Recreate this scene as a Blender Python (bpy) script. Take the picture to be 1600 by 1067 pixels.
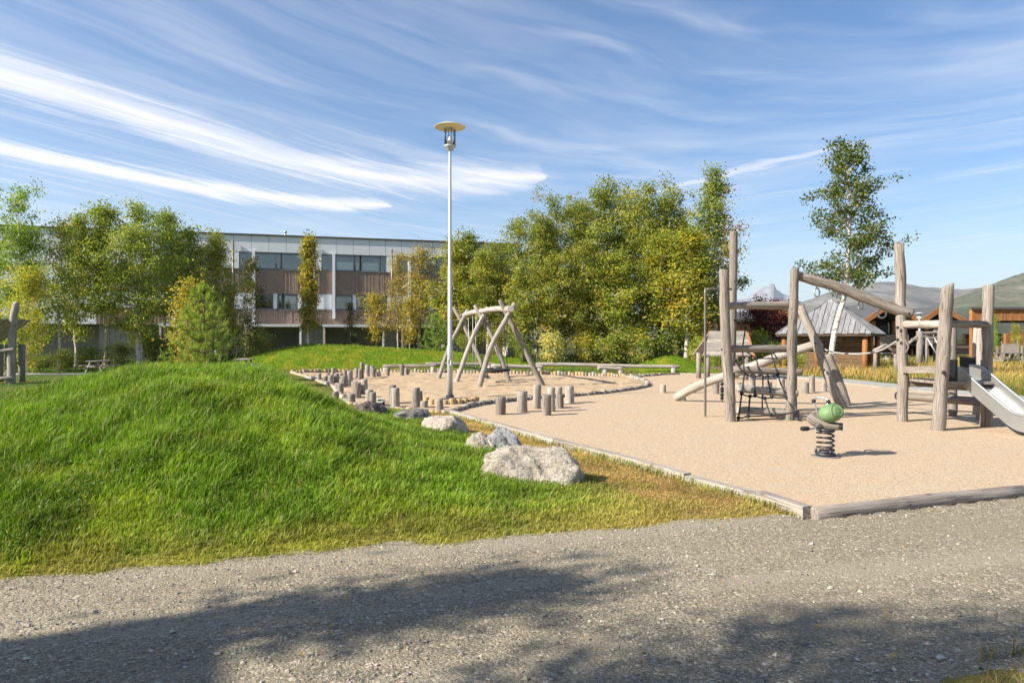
import bpy, bmesh, math, random
import numpy as np
from mathutils import Vector, Matrix

for o in list(bpy.data.objects):
    bpy.data.objects.remove(o, do_unlink=True)
SC = bpy.context.scene
COL = SC.collection
R = math.radians

# ------------------------------------------------------------------ camera, sky, sun, exposure
EYE = 1.6
F = 1067.0
HOR = 530.0
cam = bpy.data.cameras.new("camera")
cam.lens = 24.0
cam.sensor_width = 36.0
cam.shift_y = -(533.5 - HOR) / 1600.0
cam.clip_start = 0.05
cam.clip_end = 30000
camo = bpy.data.objects.new("camera", cam)
camo.location = (0, 0, EYE)
camo.rotation_euler = (R(90), 0, 0)
COL.objects.link(camo)
SC.camera = camo

SUN_EL = R(33)
SHX, SHY = 0.925, 0.38                      # shadows run this way over the ground
sunv = Vector((-SHX * math.cos(SUN_EL), -SHY * math.cos(SUN_EL), math.sin(SUN_EL))).normalized()
sun = bpy.data.lights.new("sun", 'SUN')
sun.energy = 5.0
sun.angle = R(0.55)
sun.color = (1.0, 0.925, 0.81)
suno = bpy.data.objects.new("sun", sun)
suno.rotation_euler = (-sunv).to_track_quat('-Z', 'Y').to_euler()
suno.location = (-30, -15, 40)
COL.objects.link(suno)

SC.render.engine = 'CYCLES'
SC.view_settings.view_transform = 'Standard'
SC.view_settings.look = 'None'
SC.view_settings.gamma = 1.0
SC.view_settings.exposure = 1.22

world = bpy.data.worlds.new("World")
SC.world = world
world.use_nodes = True


class NT:
    """small helper to write node trees"""
    def __init__(s, tree):
        s.t = tree
        s.t.nodes.clear()

    def n(s, typ, ins=None, **kw):
        nd = s.t.nodes.new(typ)
        for k, v in kw.items():
            setattr(nd, k, v)
        if ins:
            for k, v in ins.items():
                sock = nd.inputs[k]
                if isinstance(v, bpy.types.NodeSocket):
                    s.t.links.new(v, sock)
                else:
                    sock.default_value = v
        return nd

    def m(s, op, a, b=None, c=None, clamp=False):
        ins = {0: a}
        if b is not None:
            ins[1] = b
        if c is not None:
            ins[2] = c
        nd = s.n('ShaderNodeMath', ins, operation=op)
        nd.use_clamp = clamp
        return nd.outputs[0]

    def mix(s, f, a, b, mode='MIX'):
        nd = s.n('ShaderNodeMix', None, data_type='RGBA', blend_type=mode)
        for k, v in ((0, f), (6, a), (7, b)):
            if isinstance(v, bpy.types.NodeSocket):
                s.t.links.new(v, nd.inputs[k])
            else:
                if k and len(v) == 3:
                    v = (*v, 1)
                nd.inputs[k].default_value = v
        return nd.outputs[2]

    def ramp(s, f, stops, interp='LINEAR'):
        nd = s.n('ShaderNodeValToRGB', {0: f})
        cr = nd.color_ramp
        cr.interpolation = interp
        while len(cr.elements) < len(stops):
            cr.elements.new(0.5)
        for e, (p, c) in zip(cr.elements, stops):
            e.position = p
            e.color = (*c, 1) if len(c) == 3 else c
        return nd.outputs[0]

    def sstep(s, v, lo, hi, a=0.0, b=1.0):
        nd = s.n('ShaderNodeMapRange', {0: v, 1: lo, 2: hi, 3: a, 4: b}, interpolation_type='SMOOTHSTEP')
        return nd.outputs[0]

    def noise(s, vec, scale, detail=4, rough=0.5, dist=0.0, out=0):
        return s.n('ShaderNodeTexNoise', {'Vector': vec, 'Scale': scale, 'Detail': detail, 'Roughness': rough, 'Distortion': dist}).outputs[out]

    def mapping(s, vec, scale=(1, 1, 1), rot=(0, 0, 0), loc=(0, 0, 0)):
        return s.n('ShaderNodeMapping', {0: vec, 1: loc, 2: rot, 3: scale}).outputs[0]

    def curve(s, x, xr, yr, pts):
        """y(x) through the points, both ranges mapped to 0..1 inside"""
        xn = s.m('DIVIDE', s.m('SUBTRACT', x, xr[0]), xr[1] - xr[0], clamp=True)
        nd = s.n('ShaderNodeFloatCurve', {'Value': xn})
        cv = nd.mapping.curves[0]
        P = [((a - xr[0]) / (xr[1] - xr[0]), (b - yr[0]) / (yr[1] - yr[0])) for a, b in pts]
        cv.points[0].location = P[0]
        cv.points[1].location = P[-1]
        for p in P[1:-1]:
            cv.points.new(*p)
        nd.mapping.update()
        return s.m('ADD', s.m('MULTIPLY', nd.outputs[0], yr[1] - yr[0]), yr[0])


def build_world():
    w = NT(world.node_tree)
    sky = w.n('ShaderNodeTexSky', sky_type='NISHITA')
    sky.sun_disc = False
    sky.sun_elevation = SUN_EL
    sky.sun_rotation = math.atan2(sunv.x, sunv.y)
    sky.altitude = 0
    sky.air_density = 1.0
    sky.dust_density = 0.25
    sky.ozone_density = 2.2
    d = w.n('ShaderNodeTexCoord').outputs['Generated']
    sx = w.n('ShaderNodeSeparateXYZ', {0: d})
    z = w.m('MAXIMUM', sx.outputs[2], 0.03)
    X = w.m('DIVIDE', sx.outputs[0], z)      # where the view ray meets a cirrus layer one unit up
    Y = w.m('DIVIDE', sx.outputs[1], z)
    P = w.n('ShaderNodeCombineXYZ', {0: X, 1: Y}).outputs[0]
    warp = w.noise(P, 0.9, 3, 0.5)
    warp2 = w.noise(w.mapping(P, loc=(7, 3, 0)), 2.6, 4, 0.6)
    wv = w.m('ADD', w.m('MULTIPLY', w.m('SUBTRACT', warp, 0.5), 0.55), w.m('MULTIPLY', w.m('SUBTRACT', warp2, 0.5), 0.32))
    Yw = w.m('ADD', Y, wv)
    # streamlines of the cirrus: arcs rising from the left and bending over to the right
    psi = w.m('ADD', Y, w.m('SUBTRACT', w.m('MULTIPLY', w.m('MULTIPLY', X, X), 0.35), w.m('MULTIPLY', X, 0.75)))
    psi = w.m('ADD', psi, w.m('MULTIPLY', w.m('SUBTRACT', w.noise(P, 0.6, 3, 0.5), 0.5), 0.9))

    def flow(sx_, sy_, ox=0.0, oy=0.0):
        return w.n('ShaderNodeCombineXYZ', {0: w.m('MULTIPLY_ADD', X, sx_, ox), 1: w.m('MULTIPLY_ADD', psi, sy_, oy)}).outputs[0]
    fine = w.noise(flow(1.7, 4.6), 1.0, 8, 0.58, 0.9)

    def band(cpts, wpts, lo, hi, dens):
        c = w.curve(X, (-5, 3), (0, 9), cpts)
        wd = w.curve(X, (-5, 3), (0, 1), wpts)
        dd = w.m('DIVIDE', w.m('ABSOLUTE', w.m('SUBTRACT', Yw, c)), w.m('MAXIMUM', wd, 0.004))
        e = w.m('ADD', dd, w.m('MULTIPLY', w.m('SUBTRACT', fine, 0.5), 1.7))
        return w.m('MULTIPLY', w.m('MULTIPLY', w.sstep(e, lo, hi, 1.0, 0.0), w.sstep(wd, 0.015, 0.16)), dens)

    b1 = band([(-5, 0.5), (-2.6, 1.5), (-1.9, 2.52), (-1.56, 3.3), (-1.15, 3.95), (-0.75, 4.25), (-0.41, 4.35), (0.08, 4.25), (3, 3.5)],
              [(-5, 0.9), (-2.6, 0.85), (-1.9, 0.80), (-1.5, 0.78), (-0.9, 0.62), (-0.3, 0.50), (0.12, 0.42), (0.3, 0.0), (3, 0.0)], -0.35, 1.35, 0.90)
    b2 = band([(-5, 1.3), (-3.3, 2.7), (-2.67, 3.56), (-2.35, 4.15), (-1.96, 4.6), (-1.4, 4.95), (-0.94, 5.03), (3, 5.0)],
              [(-5, 0.6), (-3.3, 0.55), (-2.67, 0.55), (-2.0, 0.50), (-1.4, 0.42), (-0.95, 0.22), (-0.8, 0.0), (3, 0.0)], -0.2, 1.25, 0.95)
    b3 = band([(-5, 6.0), (-1, 6.0), (0.9, 4.75), (1.15, 4.35), (1.69, 3.68), (2.2, 3.2), (3, 2.6)],
              [(-5, 0.0), (0.5, 0.0), (0.9, 0.10), (1.3, 0.22), (1.65, 0.14), (1.8, 0.0), (3, 0.0)], 0.0, 1.1, 0.55)
    # thin veil with long streaks
    st = w.noise(flow(0.8, 1.7, 2.0, 1.0), 1.0, 8, 0.52, 0.5)
    big = w.noise(w.mapping(P, loc=(1.3, 0.4, 0)), 0.55, 2, 0.5)
    veil = w.m('MULTIPLY', w.sstep(st, 0.36, 0.80), w.sstep(big, 0.32, 0.66))
    st2 = w.noise(flow(0.7, 2.6, 5.0, 4.0), 1.0, 8, 0.55, 0.5)
    veil2 = w.m('MULTIPLY', w.sstep(st2, 0.46, 0.90), 0.50)
    v = w.m('MAXIMUM', w.m('MULTIPLY', veil, 0.44), veil2)
    v = w.m('ADD', w.m('MULTIPLY', v, 0.9), w.m('MULTIPLY', w.sstep(fine, 0.30, 0.75), 0.10))
    cl = w.m('MAXIMUM', w.m('MAXIMUM', b1, b2), w.m('MAXIMUM', b3, v))
    cl = w.m('MINIMUM', w.m('MULTIPLY', cl, w.sstep(sx.outputs[2], 0.01, 0.10)), 0.97)
    skyc = w.n('ShaderNodeHueSaturation', {'Saturation': 1.28, 'Value': 1.0, 'Color': sky.outputs[0]}).outputs[0]
    skyc = w.mix(1.0, skyc, (1.0, 0.965, 1.0), 'MULTIPLY')
    c = w.mix(cl, skyc, (7.6, 7.35, 7.2))
    bg = w.n('ShaderNodeBackground', {'Color': c, 'Strength': 0.070})
    o = w.n('ShaderNodeOutputWorld', {0: bg.outputs[0]})


build_world()


# ------------------------------------------------------------------ helpers
def at(px, py, Y):
    """point seen at photo pixel (px,py) at distance Y"""
    return Vector(((px - 800) / F * Y, Y, EYE + (HOR - py) / F * Y))


def gd(py, z=0.0):
    return F * (EYE - z) / (py - HOR)


def gp(px, py, z=0.0):
    Y = gd(py, z)
    return Vector(((px - 800) / F * Y, Y, z))


def hash2(i, j, seed):
    h = (i.astype(np.int64) * 374761393 + j.astype(np.int64) * 668265263 + seed * 1274126177) & 0x7fffffff
    h = ((h ^ (h >> 13)) * 1274126177) & 0x7fffffff
    h = (h ^ (h >> 16)) & 0xffff
    return h / 65535.0


def vn(x, y, scale, seed=0):
    x = np.asarray(x, float) * scale
    y = np.asarray(y, float) * scale
    i = np.floor(x)
    j = np.floor(y)
    fx = x - i
    fy = y - j
    fx = fx * fx * (3 - 2 * fx)
    fy = fy * fy * (3 - 2 * fy)
    a = hash2(i, j, seed) * (1 - fx) + hash2(i + 1, j, seed) * fx
    b = hash2(i, j + 1, seed) * (1 - fx) + hash2(i + 1, j + 1, seed) * fx
    return a * (1 - fy) + b * fy


def fbm(x, y, scale, seed=0, octs=4):
    s = 0
    a = 0.5
    for k in range(octs):
        s = s + a * vn(x, y, scale * 2 ** k, seed + k * 17)
        a *= 0.5
    return s / (1 - 0.5 ** octs)


def ss(v, lo, hi):
    t = np.clip((np.asarray(v, float) - lo) / (hi - lo), 0, 1)
    return t * t * (3 - 2 * t)


def inpoly(x, y, poly):
    x = np.asarray(x, float)
    y = np.asarray(y, float)
    r = np.zeros(x.shape, bool)
    n = len(poly)
    for k in range(n):
        x0, y0 = poly[k][:2]
        x1, y1 = poly[(k + 1) % n][:2]
        c = (y0 > y) != (y1 > y)
        with np.errstate(divide='ignore', invalid='ignore'):
            xi = (x1 - x0) * (y - y0) / (y1 - y0 if y1 != y0 else 1e-9) + x0
        r ^= c & (x < xi)
    return r


def dline(x, y, pts, closed=False):
    x = np.asarray(x, float)
    y = np.asarray(y, float)
    best = np.full(x.shape, 1e9)
    P = list(pts) + ([pts[0]] if closed else [])
    for a, b in zip(P[:-1], P[1:]):
        ax, ay = a[:2]
        bx, by = b[:2]
        L = (bx - ax) ** 2 + (by - ay) ** 2 + 1e-12
        t = np.clip(((x - ax) * (bx - ax) + (y - ay) * (by - ay)) / L, 0, 1)
        best = np.minimum(best, np.hypot(x - ax - t * (bx - ax), y - ay - t * (by - ay)))
    return best


def spoly(x, y, poly):
    """signed distance, negative inside"""
    d = dline(x, y, poly, True)
    return np.where(inpoly(x, y, poly), -d, d)


def catmull(pts, per=8):
    P = [Vector(p) for p in pts]
    if len(P) == 2:
        return [P[0].lerp(P[1], k / per) for k in range(per + 1)]
    out = []
    Q = [P[0] * 2 - P[1]] + P + [P[-1] * 2 - P[-2]]
    for i in range(1, len(Q) - 2):
        p0, p1, p2, p3 = Q[i - 1:i + 3]
        for k in range(per):
            t = k / per
            out.append(0.5 * ((2 * p1) + (p2 - p0) * t + (2 * p0 - 5 * p1 + 4 * p2 - p3) * t * t + (3 * p1 - p0 - 3 * p2 + p3) * t ** 3))
    out.append(P[-1])
    return out


class MB:
    """collects faces in world space, built as one mesh object"""
    def __init__(s):
        s.v = []
        s.f = []
        s.uv = []
        s.sm = []

    def face(s, idx, uvs=None, smooth=False):
        s.f.append(tuple(idx))
        s.uv.append(uvs if uvs else [(0, 0)] * len(idx))
        s.sm.append(smooth)

    def quad(s, a, b, c, d, smooth=False):
        i = len(s.v)
        s.v += [Vector(a), Vector(b), Vector(c), Vector(d)]
        u = (s.v[i + 1] - s.v[i]).length
        w = (s.v[i + 3] - s.v[i]).length
        s.face((i, i + 1, i + 2, i + 3), [(0, 0), (u, 0), (u, w), (0, w)], smooth)

    def hexa(s, c):
        """eight corners: bottom 0-3 counter-clockwise, top 4-7"""
        i = len(s.v)
        c = [Vector(p) for p in c]
        s.v += c
        e = [(c[1] - c[0]).length, (c[3] - c[0]).length, (c[4] - c[0]).length]
        ax = [(c[1] - c[0]).normalized(), (c[3] - c[0]).normalized(), (c[4] - c[0]).normalized()]
        la = e.index(max(e))
        for q in ((0, 3, 2, 1), (4, 5, 6, 7), (0, 1, 5, 4), (1, 2, 6, 5), (2, 3, 7, 6), (3, 0, 4, 7)):
            uv = []
            for k in q:
                r = c[k] - c[0]
                o = [r.dot(ax[m]) for m in range(3) if m != la]
                uv.append((o[0] + o[1] * 1.37, r.dot(ax[la]) + c[0].x))
            s.face([i + k for k in q], uv)

    def box(s, lo, hi):
        x0, y0, z0 = lo
        x1, y1, z1 = hi
        s.hexa([(x0, y0, z0), (x1, y0, z0), (x1, y1, z0), (x0, y1, z0), (x0, y0, z1), (x1, y0, z1), (x1, y1, z1), (x0, y1, z1)])

    def beam(s, a, b, w, h, up=(0, 0, 1)):
        """rectangular bar from a to b"""
        a = Vector(a)
        b = Vector(b)
        d = (b - a).normalized()
        up = Vector(up)
        if abs(d.dot(up)) > 0.98:
            up = Vector((0, 1, 0))
        x = d.cross(up).normalized()
        u = x.cross(d).normalized()
        x *= w / 2
        u *= h / 2
        s.hexa([a - x - u, a + x - u, b + x - u, b - x - u, a - x + u, a + x + u, b + x + u, b - x + u])

    def tube(s, pts, rad, n=10, per=1, jit=0.0, cap=True, cham=0.0, seed=0, slant=None):
        """tapered bent round bar; rad a number or one per point; cham rounds the ends; slant tilts the far cap"""
        rn = random.Random(seed)
        P = [Vector(p) for p in pts]
        if per > 1:
            rr = rad if isinstance(rad, (list, tuple)) else [rad] * len(P)
            Q = catmull(P, per)
            m = len(Q)
            if len(P) == 2:
                rad = [rr[0] + (rr[1] - rr[0]) * k / (m - 1) for k in range(m)]
            else:
                rad = []
                for k in range(m):
                    t = k / per
                    j = min(int(t), len(rr) - 2)
                    rad.append(rr[j] + (rr[j + 1] - rr[j]) * (t - j))
            P = Q
        elif not isinstance(rad, (list, tuple)):
            rad = [rad] * len(P)
        rad = list(rad)
        if cham:
            d0 = (P[1] - P[0]).normalized()
            d1 = (P[-1] - P[-2]).normalized()
            P = [P[0], P[0] + d0 * cham] + P[1:-1] + [P[-1] - d1 * cham, P[-1]]
            rad = [rad[0] * 0.86, rad[0]] + rad[1:-1] + [rad[-1], rad[-1] * 0.86]
        if jit >= 0.03 and len(P) > 5:
            for k in range(1, len(P) - 1):
                rad[k] *= 1 + rn.gauss(0, jit * 0.9)
                P[k] = P[k] + Vector((rn.gauss(0, 1), rn.gauss(0, 1), rn.gauss(0, 1) * 0.5)) * max(rad) * jit * 1.2
        m = len(P)
        T = []
        for k in range(m):
            a = P[max(k - 1, 0)]
            b = P[min(k + 1, m - 1)]
            t = (b - a)
            T.append(t.normalized() if t.length > 1e-9 else Vector((0, 0, 1)))
        ref = Vector((0, 0, 1)) if abs(T[0].z) < 0.9 else Vector((1, 0, 0))
        x = T[0].cross(ref).normalized()
        base = len(s.v)
        ph = [rn.uniform(-1, 1) * jit for _ in range(n)]
        L = 0
        Ls = []
        for k in range(m):
            if k:
                L += (P[k] - P[k - 1]).length
            Ls.append(L)
            x = (x - T[k] * x.dot(T[k])).normalized()
            y = T[k].cross(x)
            for q in range(n):
                a = 2 * math.pi * q / n
                rr = rad[k] * (1 + ph[q] + rn.uniform(-1, 1) * jit * 0.6)
                v = P[k] + x * math.cos(a) * rr + y * math.sin(a) * rr
                if slant is not None and k >= m - 2:
                    v = v + T[k] * ((v - P[k]).dot(Vector(slant)))
                s.v.append(v)
        off = rn.uniform(0, 50)
        r0 = max(rad)
        for k in range(m - 1):
            for q in range(n):
                q2 = (q + 1) % n
                a, b, c, d = base + k * n + q, base + k * n + q2, base + (k + 1) * n + q2, base + (k + 1) * n + q
                u0 = off + q / n * 6.283 * r0
                u1 = off + (q + 1) / n * 6.283 * r0
                s.face((a, b, c, d), [(u0, Ls[k]), (u1, Ls[k]), (u1, Ls[k + 1]), (u0, Ls[k + 1])], True)
        if cap:
            for k, rev in ((0, True), (m - 1, False)):
                idx = [base + k * n + q for q in range(n)]
                uv = [(off + math.cos(6.283 * q / n) * rad[k], 40 + math.sin(6.283 * q / n) * rad[k]) for q in range(n)]
                if rev:
                    idx.reverse()
                    uv.reverse()
                s.face(idx, uv, False)

    def lathe(s, c, prof, n=16, smooth=True):
        """profile [(r,z)] turned about the vertical through c"""
        c = Vector(c)
        base = len(s.v)
        m = len(prof)
        for r, z in prof:
            for q in range(n):
                a = 6.283185 * q / n
                s.v.append(c + Vector((math.cos(a) * r, math.sin(a) * r, z)))
        for k in range(m - 1):
            for q in range(n):
                q2 = (q + 1) % n
                s.face((base + k * n + q, base + k * n + q2, base + (k + 1) * n + q2, base + (k + 1) * n + q),
                       [(q / n, prof[k][1]), ((q + 1) / n, prof[k][1]), ((q + 1) / n, prof[k + 1][1]), (q / n, prof[k + 1][1])], smooth)
        if prof[0][0] > 1e-6:
            s.face([base + q for q in range(n)][::-1])
        if prof[-1][0] > 1e-6:
            s.face([base + (m - 1) * n + q for q in range(n)])

    def ellip(s, c, r, n=14, m=9, rot=None, noise=0, seed=0):
        rn = random.Random(seed)
        base = len(s.v)
        c = Vector(c)
        for i in range(m + 1):
            t = math.pi * i / m
            for q in range(n):
                a = 6.283185 * q / n
                v = Vector((math.sin(t) * math.cos(a) * r[0], math.sin(t) * math.sin(a) * r[1], -math.cos(t) * r[2]))
                if rot is not None:
                    v = rot @ v
                s.v.append(c + v)
        for i in range(m):
            for q in range(n):
                q2 = (q + 1) % n
                s.face((base + i * n + q, base + i * n + q2, base + (i + 1) * n + q2, base + (i + 1) * n + q),
                       [(q / n, i / m), ((q + 1) / n, i / m), ((q + 1) / n, (i + 1) / m), (q / n, (i + 1) / m)], True)

    def mesh(s, name, org=(0, 0, 0)):
        me = bpy.data.meshes.new(name)
        o = Vector(org)
        me.from_pydata([v - o for v in s.v], [], s.f)
        ul = me.uv_layers.new(name="UVMap")
        flat = [c for f in s.uv for p in f for c in p]
        ul.data.foreach_set('uv', flat)
        me.polygons.foreach_set('use_smooth', s.sm)
        me.update()
        return me


def put(name, me, mat, parent=None, loc=(0, 0, 0), kind=None):
    if mat is not None and (not me.materials):
        me.materials.append(mat)
    o = bpy.data.objects.new(name, me)
    o.location = loc
    if parent is not None:
        o.parent = parent
    if kind:
        o['kind'] = kind
    COL.objects.link(o)
    return o


def part(name, mb, mat, parent, label=None, kind=None):
    root = parent
    while root.parent is not None:
        root = root.parent
    o = put(name, mb.mesh(name, root.location), mat, parent, kind=kind)
    if label:
        o['label'] = label
    return o


def thing(name, label, cat, loc=(0, 0, 0), group=None, rz=0.0, sc=1.0):
    o = bpy.data.objects.new(name, None)
    o.empty_display_size = 0.2
    o.location = loc
    o.rotation_euler = (0, 0, rz)
    o.scale = (sc, sc, sc) if not isinstance(sc, (tuple, list)) else sc
    COL.objects.link(o)
    o['label'] = label
    o['category'] = cat
    if group:
        o['group'] = group
    return o


def single(name, mb, mat, label, cat, org, group=None):
    o = put(name, mb.mesh(name, org), mat, None, org)
    o['label'] = label
    o['category'] = cat
    if group:
        o['group'] = group
    return o


def struct(name, me, mat, kind='structure'):
    return put(name, me, mat, None, kind=kind)


ORD = ['first', 'second', 'third', 'fourth', 'fifth', 'sixth', 'seventh', 'eighth', 'ninth', 'tenth', 'eleventh', 'twelfth',
       'thirteenth', 'fourteenth', 'fifteenth', 'sixteenth', 'seventeenth', 'eighteenth', 'nineteenth', 'twentieth']


# ------------------------------------------------------------------ materials
def mat(name):
    m = bpy.data.materials.new(name)
    m.use_nodes = True
    return m, NT(m.node_tree)


def finish(w, col, rough=0.7, bump=None, bstr=0.4, bdist=0.01, spec=0.3, metal=0.0):
    ins = {'Base Color': col, 'Roughness': rough, 'Metallic': metal, 'Specular IOR Level': spec}
    if bump is not None:
        b = w.n('ShaderNodeBump', {'Height': bump, 'Strength': bstr, 'Distance': bdist})
        ins['Normal'] = b.outputs[0]
    p = w.n('ShaderNodeBsdfPrincipled', ins)
    w.n('ShaderNodeOutputMaterial', {0: p.outputs[0]})
    return p


def plain(name, col, rough=0.6, metal=0.0, spec=0.3, var=0.12, nscale=6.0):
    m, w = mat(name)
    pos = w.n('ShaderNodeNewGeometry').outputs['Position']
    nz = w.noise(pos, nscale, 5, 0.6)
    c = w.mix(w.m('MULTIPLY', nz, 1.0), tuple(k * (1 - var) for k in col), tuple(min(1, k * (1 + var)) for k in col))
    finish(w, c, rough, w.noise(pos, nscale * 12, 3), 0.15, 0.004, spec, metal)
    return m


def wood(name, light, dark, crack=0.6, warm=None, rough=0.85):
    m, w = mat(name)
    uv = w.n('ShaderNodeTexCoord').outputs['UV']
    rnd = w.n('ShaderNodeObjectInfo').outputs['Random']
    sh = w.n('ShaderNodeCombineXYZ', {0: w.m('MULTIPLY', rnd, 31.0), 1: w.m('MULTIPLY', rnd, 57.0), 2: 0.0}).outputs[0]
    uv = w.n('ShaderNodeVectorMath', {0: uv, 1: sh}, operation='ADD').outputs[0]
    g1 = w.noise(w.mapping(uv, (38, 2.2, 1)), 1.0, 6, 0.65, 0.4)
    g2 = w.noise(w.mapping(uv, (9, 1.0, 1)), 1.0, 4, 0.6, 0.3)
    blot = w.noise(w.mapping(uv, (3.5, 1.6, 1)), 1.0, 4, 0.65)
    c = w.mix(w.sstep(g1, 0.3, 0.72), dark, light)
    c = w.mix(w.m('MULTIPLY', w.sstep(g2, 0.35, 0.7), 0.45), c, tuple(k * 0.72 for k in dark))
    if warm:
        c = w.mix(w.m('MULTIPLY', w.sstep(blot, 0.5, 0.75), 0.6), c, warm)
    cr = w.noise(w.mapping(uv, (26, 0.7, 1)), 1.0, 2, 0.4, 0.2)
    line = w.sstep(w.m('ABSOLUTE', w.m('SUBTRACT', cr, 0.5)), 0.0, 0.022, 1.0, 0.0)
    c = w.mix(w.m('MULTIPLY', line, crack), c, (0.07, 0.055, 0.045))
    kn = w.n('ShaderNodeTexVoronoi', {'Vector': w.mapping(uv, (3.4, 1.5, 1)), 'Scale': 1.0}).outputs['Distance']
    c = w.mix(w.sstep(kn, 0.03, 0.11, 0.75, 0.0), c, tuple(k * 0.42 for k in dark))
    tint = w.m('ADD', 0.84, w.m('MULTIPLY', rnd, 0.3))
    c = w.mix(1.0, c, w.n('ShaderNodeCombineColor', {0: tint, 1: tint, 2: tint}).outputs[0], 'MULTIPLY')
    h = w.m('SUBTRACT', w.m('ADD', g1, w.m('MULTIPLY', blot, 0.6)), w.m('MULTIPLY', line, 0.8))
    finish(w, c, rough, h, 0.55, 0.012, 0.2)
    return m


def leafmat(name, attr='Col', trans=0.35, rough=0.5, sat=1.0):
    m, w = mat(name)
    a = w.n('ShaderNodeAttribute', attribute_name=attr)
    tint = w.n('ShaderNodeObjectInfo').outputs['Color']
    c = w.mix(1.0, a.outputs['Color'], tint, 'MULTIPLY')
    df = w.n('ShaderNodeBsdfPrincipled', {'Base Color': c, 'Roughness': rough, 'Specular IOR Level': 0.25})
    c2 = w.mix(1.0, c, (1.35, 1.45, 0.6), 'MULTIPLY')
    tr = w.n('ShaderNodeBsdfTranslucent', {'Color': c2})
    mx = w.n('ShaderNodeMixShader', {0: trans, 1: df.outputs[0], 2: tr.outputs[0]})
    w.n('ShaderNodeOutputMaterial', {0: mx.outputs[0]})
    return m


M = {}
M['log'] = wood('weathered_log', (0.345, 0.302, 0.26), (0.17, 0.145, 0.122), 0.95, (0.26, 0.19, 0.135))
M['log_pale'] = wood('pale_log', (0.48, 0.435, 0.382), (0.285, 0.248, 0.212), 0.8, (0.34, 0.27, 0.20))
M['log_grey'] = wood('grey_log', (0.36, 0.32, 0.285), (0.19, 0.165, 0.14), 0.8, (0.26, 0.20, 0.145))
M['log_yellow'] = wood('young_log', (0.55, 0.40, 0.21), (0.36, 0.24, 0.12), 0.5, (0.44, 0.34, 0.22))
M['orange_wood'] = wood('orange_wood', (0.42, 0.19, 0.07), (0.27, 0.11, 0.04), 0.35, (0.36, 0.2, 0.1))
M['brown_clad'] = wood('brown_cladding', (0.42, 0.30, 0.235), (0.25, 0.178, 0.145), 0.3, (0.50, 0.34, 0.23))
M['dark_wood'] = wood('dark_wood', (0.12, 0.085, 0.055), (0.05, 0.036, 0.026), 0.5, (0.16, 0.10, 0.06))
M['slat_wood'] = wood('slat_wood', (0.26, 0.17, 0.09), (0.13, 0.085, 0.05), 0.5, (0.30, 0.19, 0.10))
M['shingle'] = wood('grey_roof_board', (0.34, 0.34, 0.35), (0.16, 0.16, 0.17), 0.7, (0.25, 0.235, 0.225))
M['galv'] = plain('galvanised_steel', (0.44, 0.46, 0.47), 0.42, 0.35, 0.5, 0.10, 9)
M['steel'] = plain('brushed_steel', (0.45, 0.45, 0.44), 0.42, 0.8, 0.5, 0.12, 5)
M['dark_metal'] = plain('dark_metal', (0.05, 0.05, 0.055), 0.45, 0.4, 0.5, 0.2, 12)
M['tube_steel'] = plain('tube_steel', (0.17, 0.155, 0.14), 0.45, 0.5, 0.5, 0.15, 12)
M['rope'] = plain('black_rope', (0.035, 0.035, 0.04), 0.8, 0, 0.2, 0.3, 60)
M['rope_grey'] = plain('grey_rope', (0.32, 0.31, 0.30), 0.8, 0, 0.2, 0.3, 60)
M['rubber'] = plain('black_rubber', (0.02, 0.02, 0.022), 0.7, 0, 0.3, 0.3, 20)
M['white'] = plain('white_paint', (0.78, 0.78, 0.76), 0.5, 0, 0.3, 0.06, 4)
M['panel'] = plain('grey_panel', (0.62, 0.63, 0.65), 0.6, 0, 0.3, 0.05, 0.8)
M['panel_light'] = plain('light_panel', (0.72, 0.73, 0.75), 0.6, 0, 0.3, 0.05, 0.8)
M['ground_floor'] = plain('ground_floor_boards', (0.27, 0.255, 0.24), 0.7, 0, 0.2, 0.2, 2)
M['black_clad'] = plain('black_cladding', (0.028, 0.026, 0.025), 0.7, 0, 0.2, 0.3, 2)
M['frame'] = plain('window_frame', (0.15, 0.155, 0.165), 0.5, 0.1, 0.4, 0.08, 3)
M['charcoal'] = plain('charcoal_paint', (0.075, 0.072, 0.07), 0.7, 0, 0.3, 0.25, 2)
M['slate'] = plain('slate_roof', (0.075, 0.075, 0.078), 0.8, 0, 0.2, 0.2, 3)
M['interior'] = plain('interior', (0.34, 0.31, 0.14), 0.8, 0, 0.2, 0.7, 0.5)
M['dark_disc'] = plain('worn_rubber', (0.16, 0.15, 0.14), 0.8)
M['plaster'] = plain('concrete', (0.45, 0.44, 0.42), 0.85, 0, 0.2, 0.12, 3)
M['green_plastic'] = None
M['leaf'] = leafmat('leaf', 'Col', 0.34)
M['needle'] = leafmat('needle', 'Col', 0.38)
M['grass'] = leafmat('grass_blade', 'Col', 0.30, 0.5)


def make_glass():
    m, w = mat('window_glass')
    fr = w.n('ShaderNodeFresnel', {'IOR': 1.5})
    g = w.n('ShaderNodeBsdfGlossy', {'Color': (0.9, 0.95, 1, 1), 'Roughness': 0.01})
    t = w.n('ShaderNodeBsdfTransparent', {'Color': (0.86, 0.90, 0.87, 1)})
    mx = w.n('ShaderNodeMixShader', {0: w.m('ADD', fr.outputs[0], 0.06), 1: t.outputs[0], 2: g.outputs[0]})
    w.n('ShaderNodeOutputMaterial', {0: mx.outputs[0]})
    return m


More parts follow.
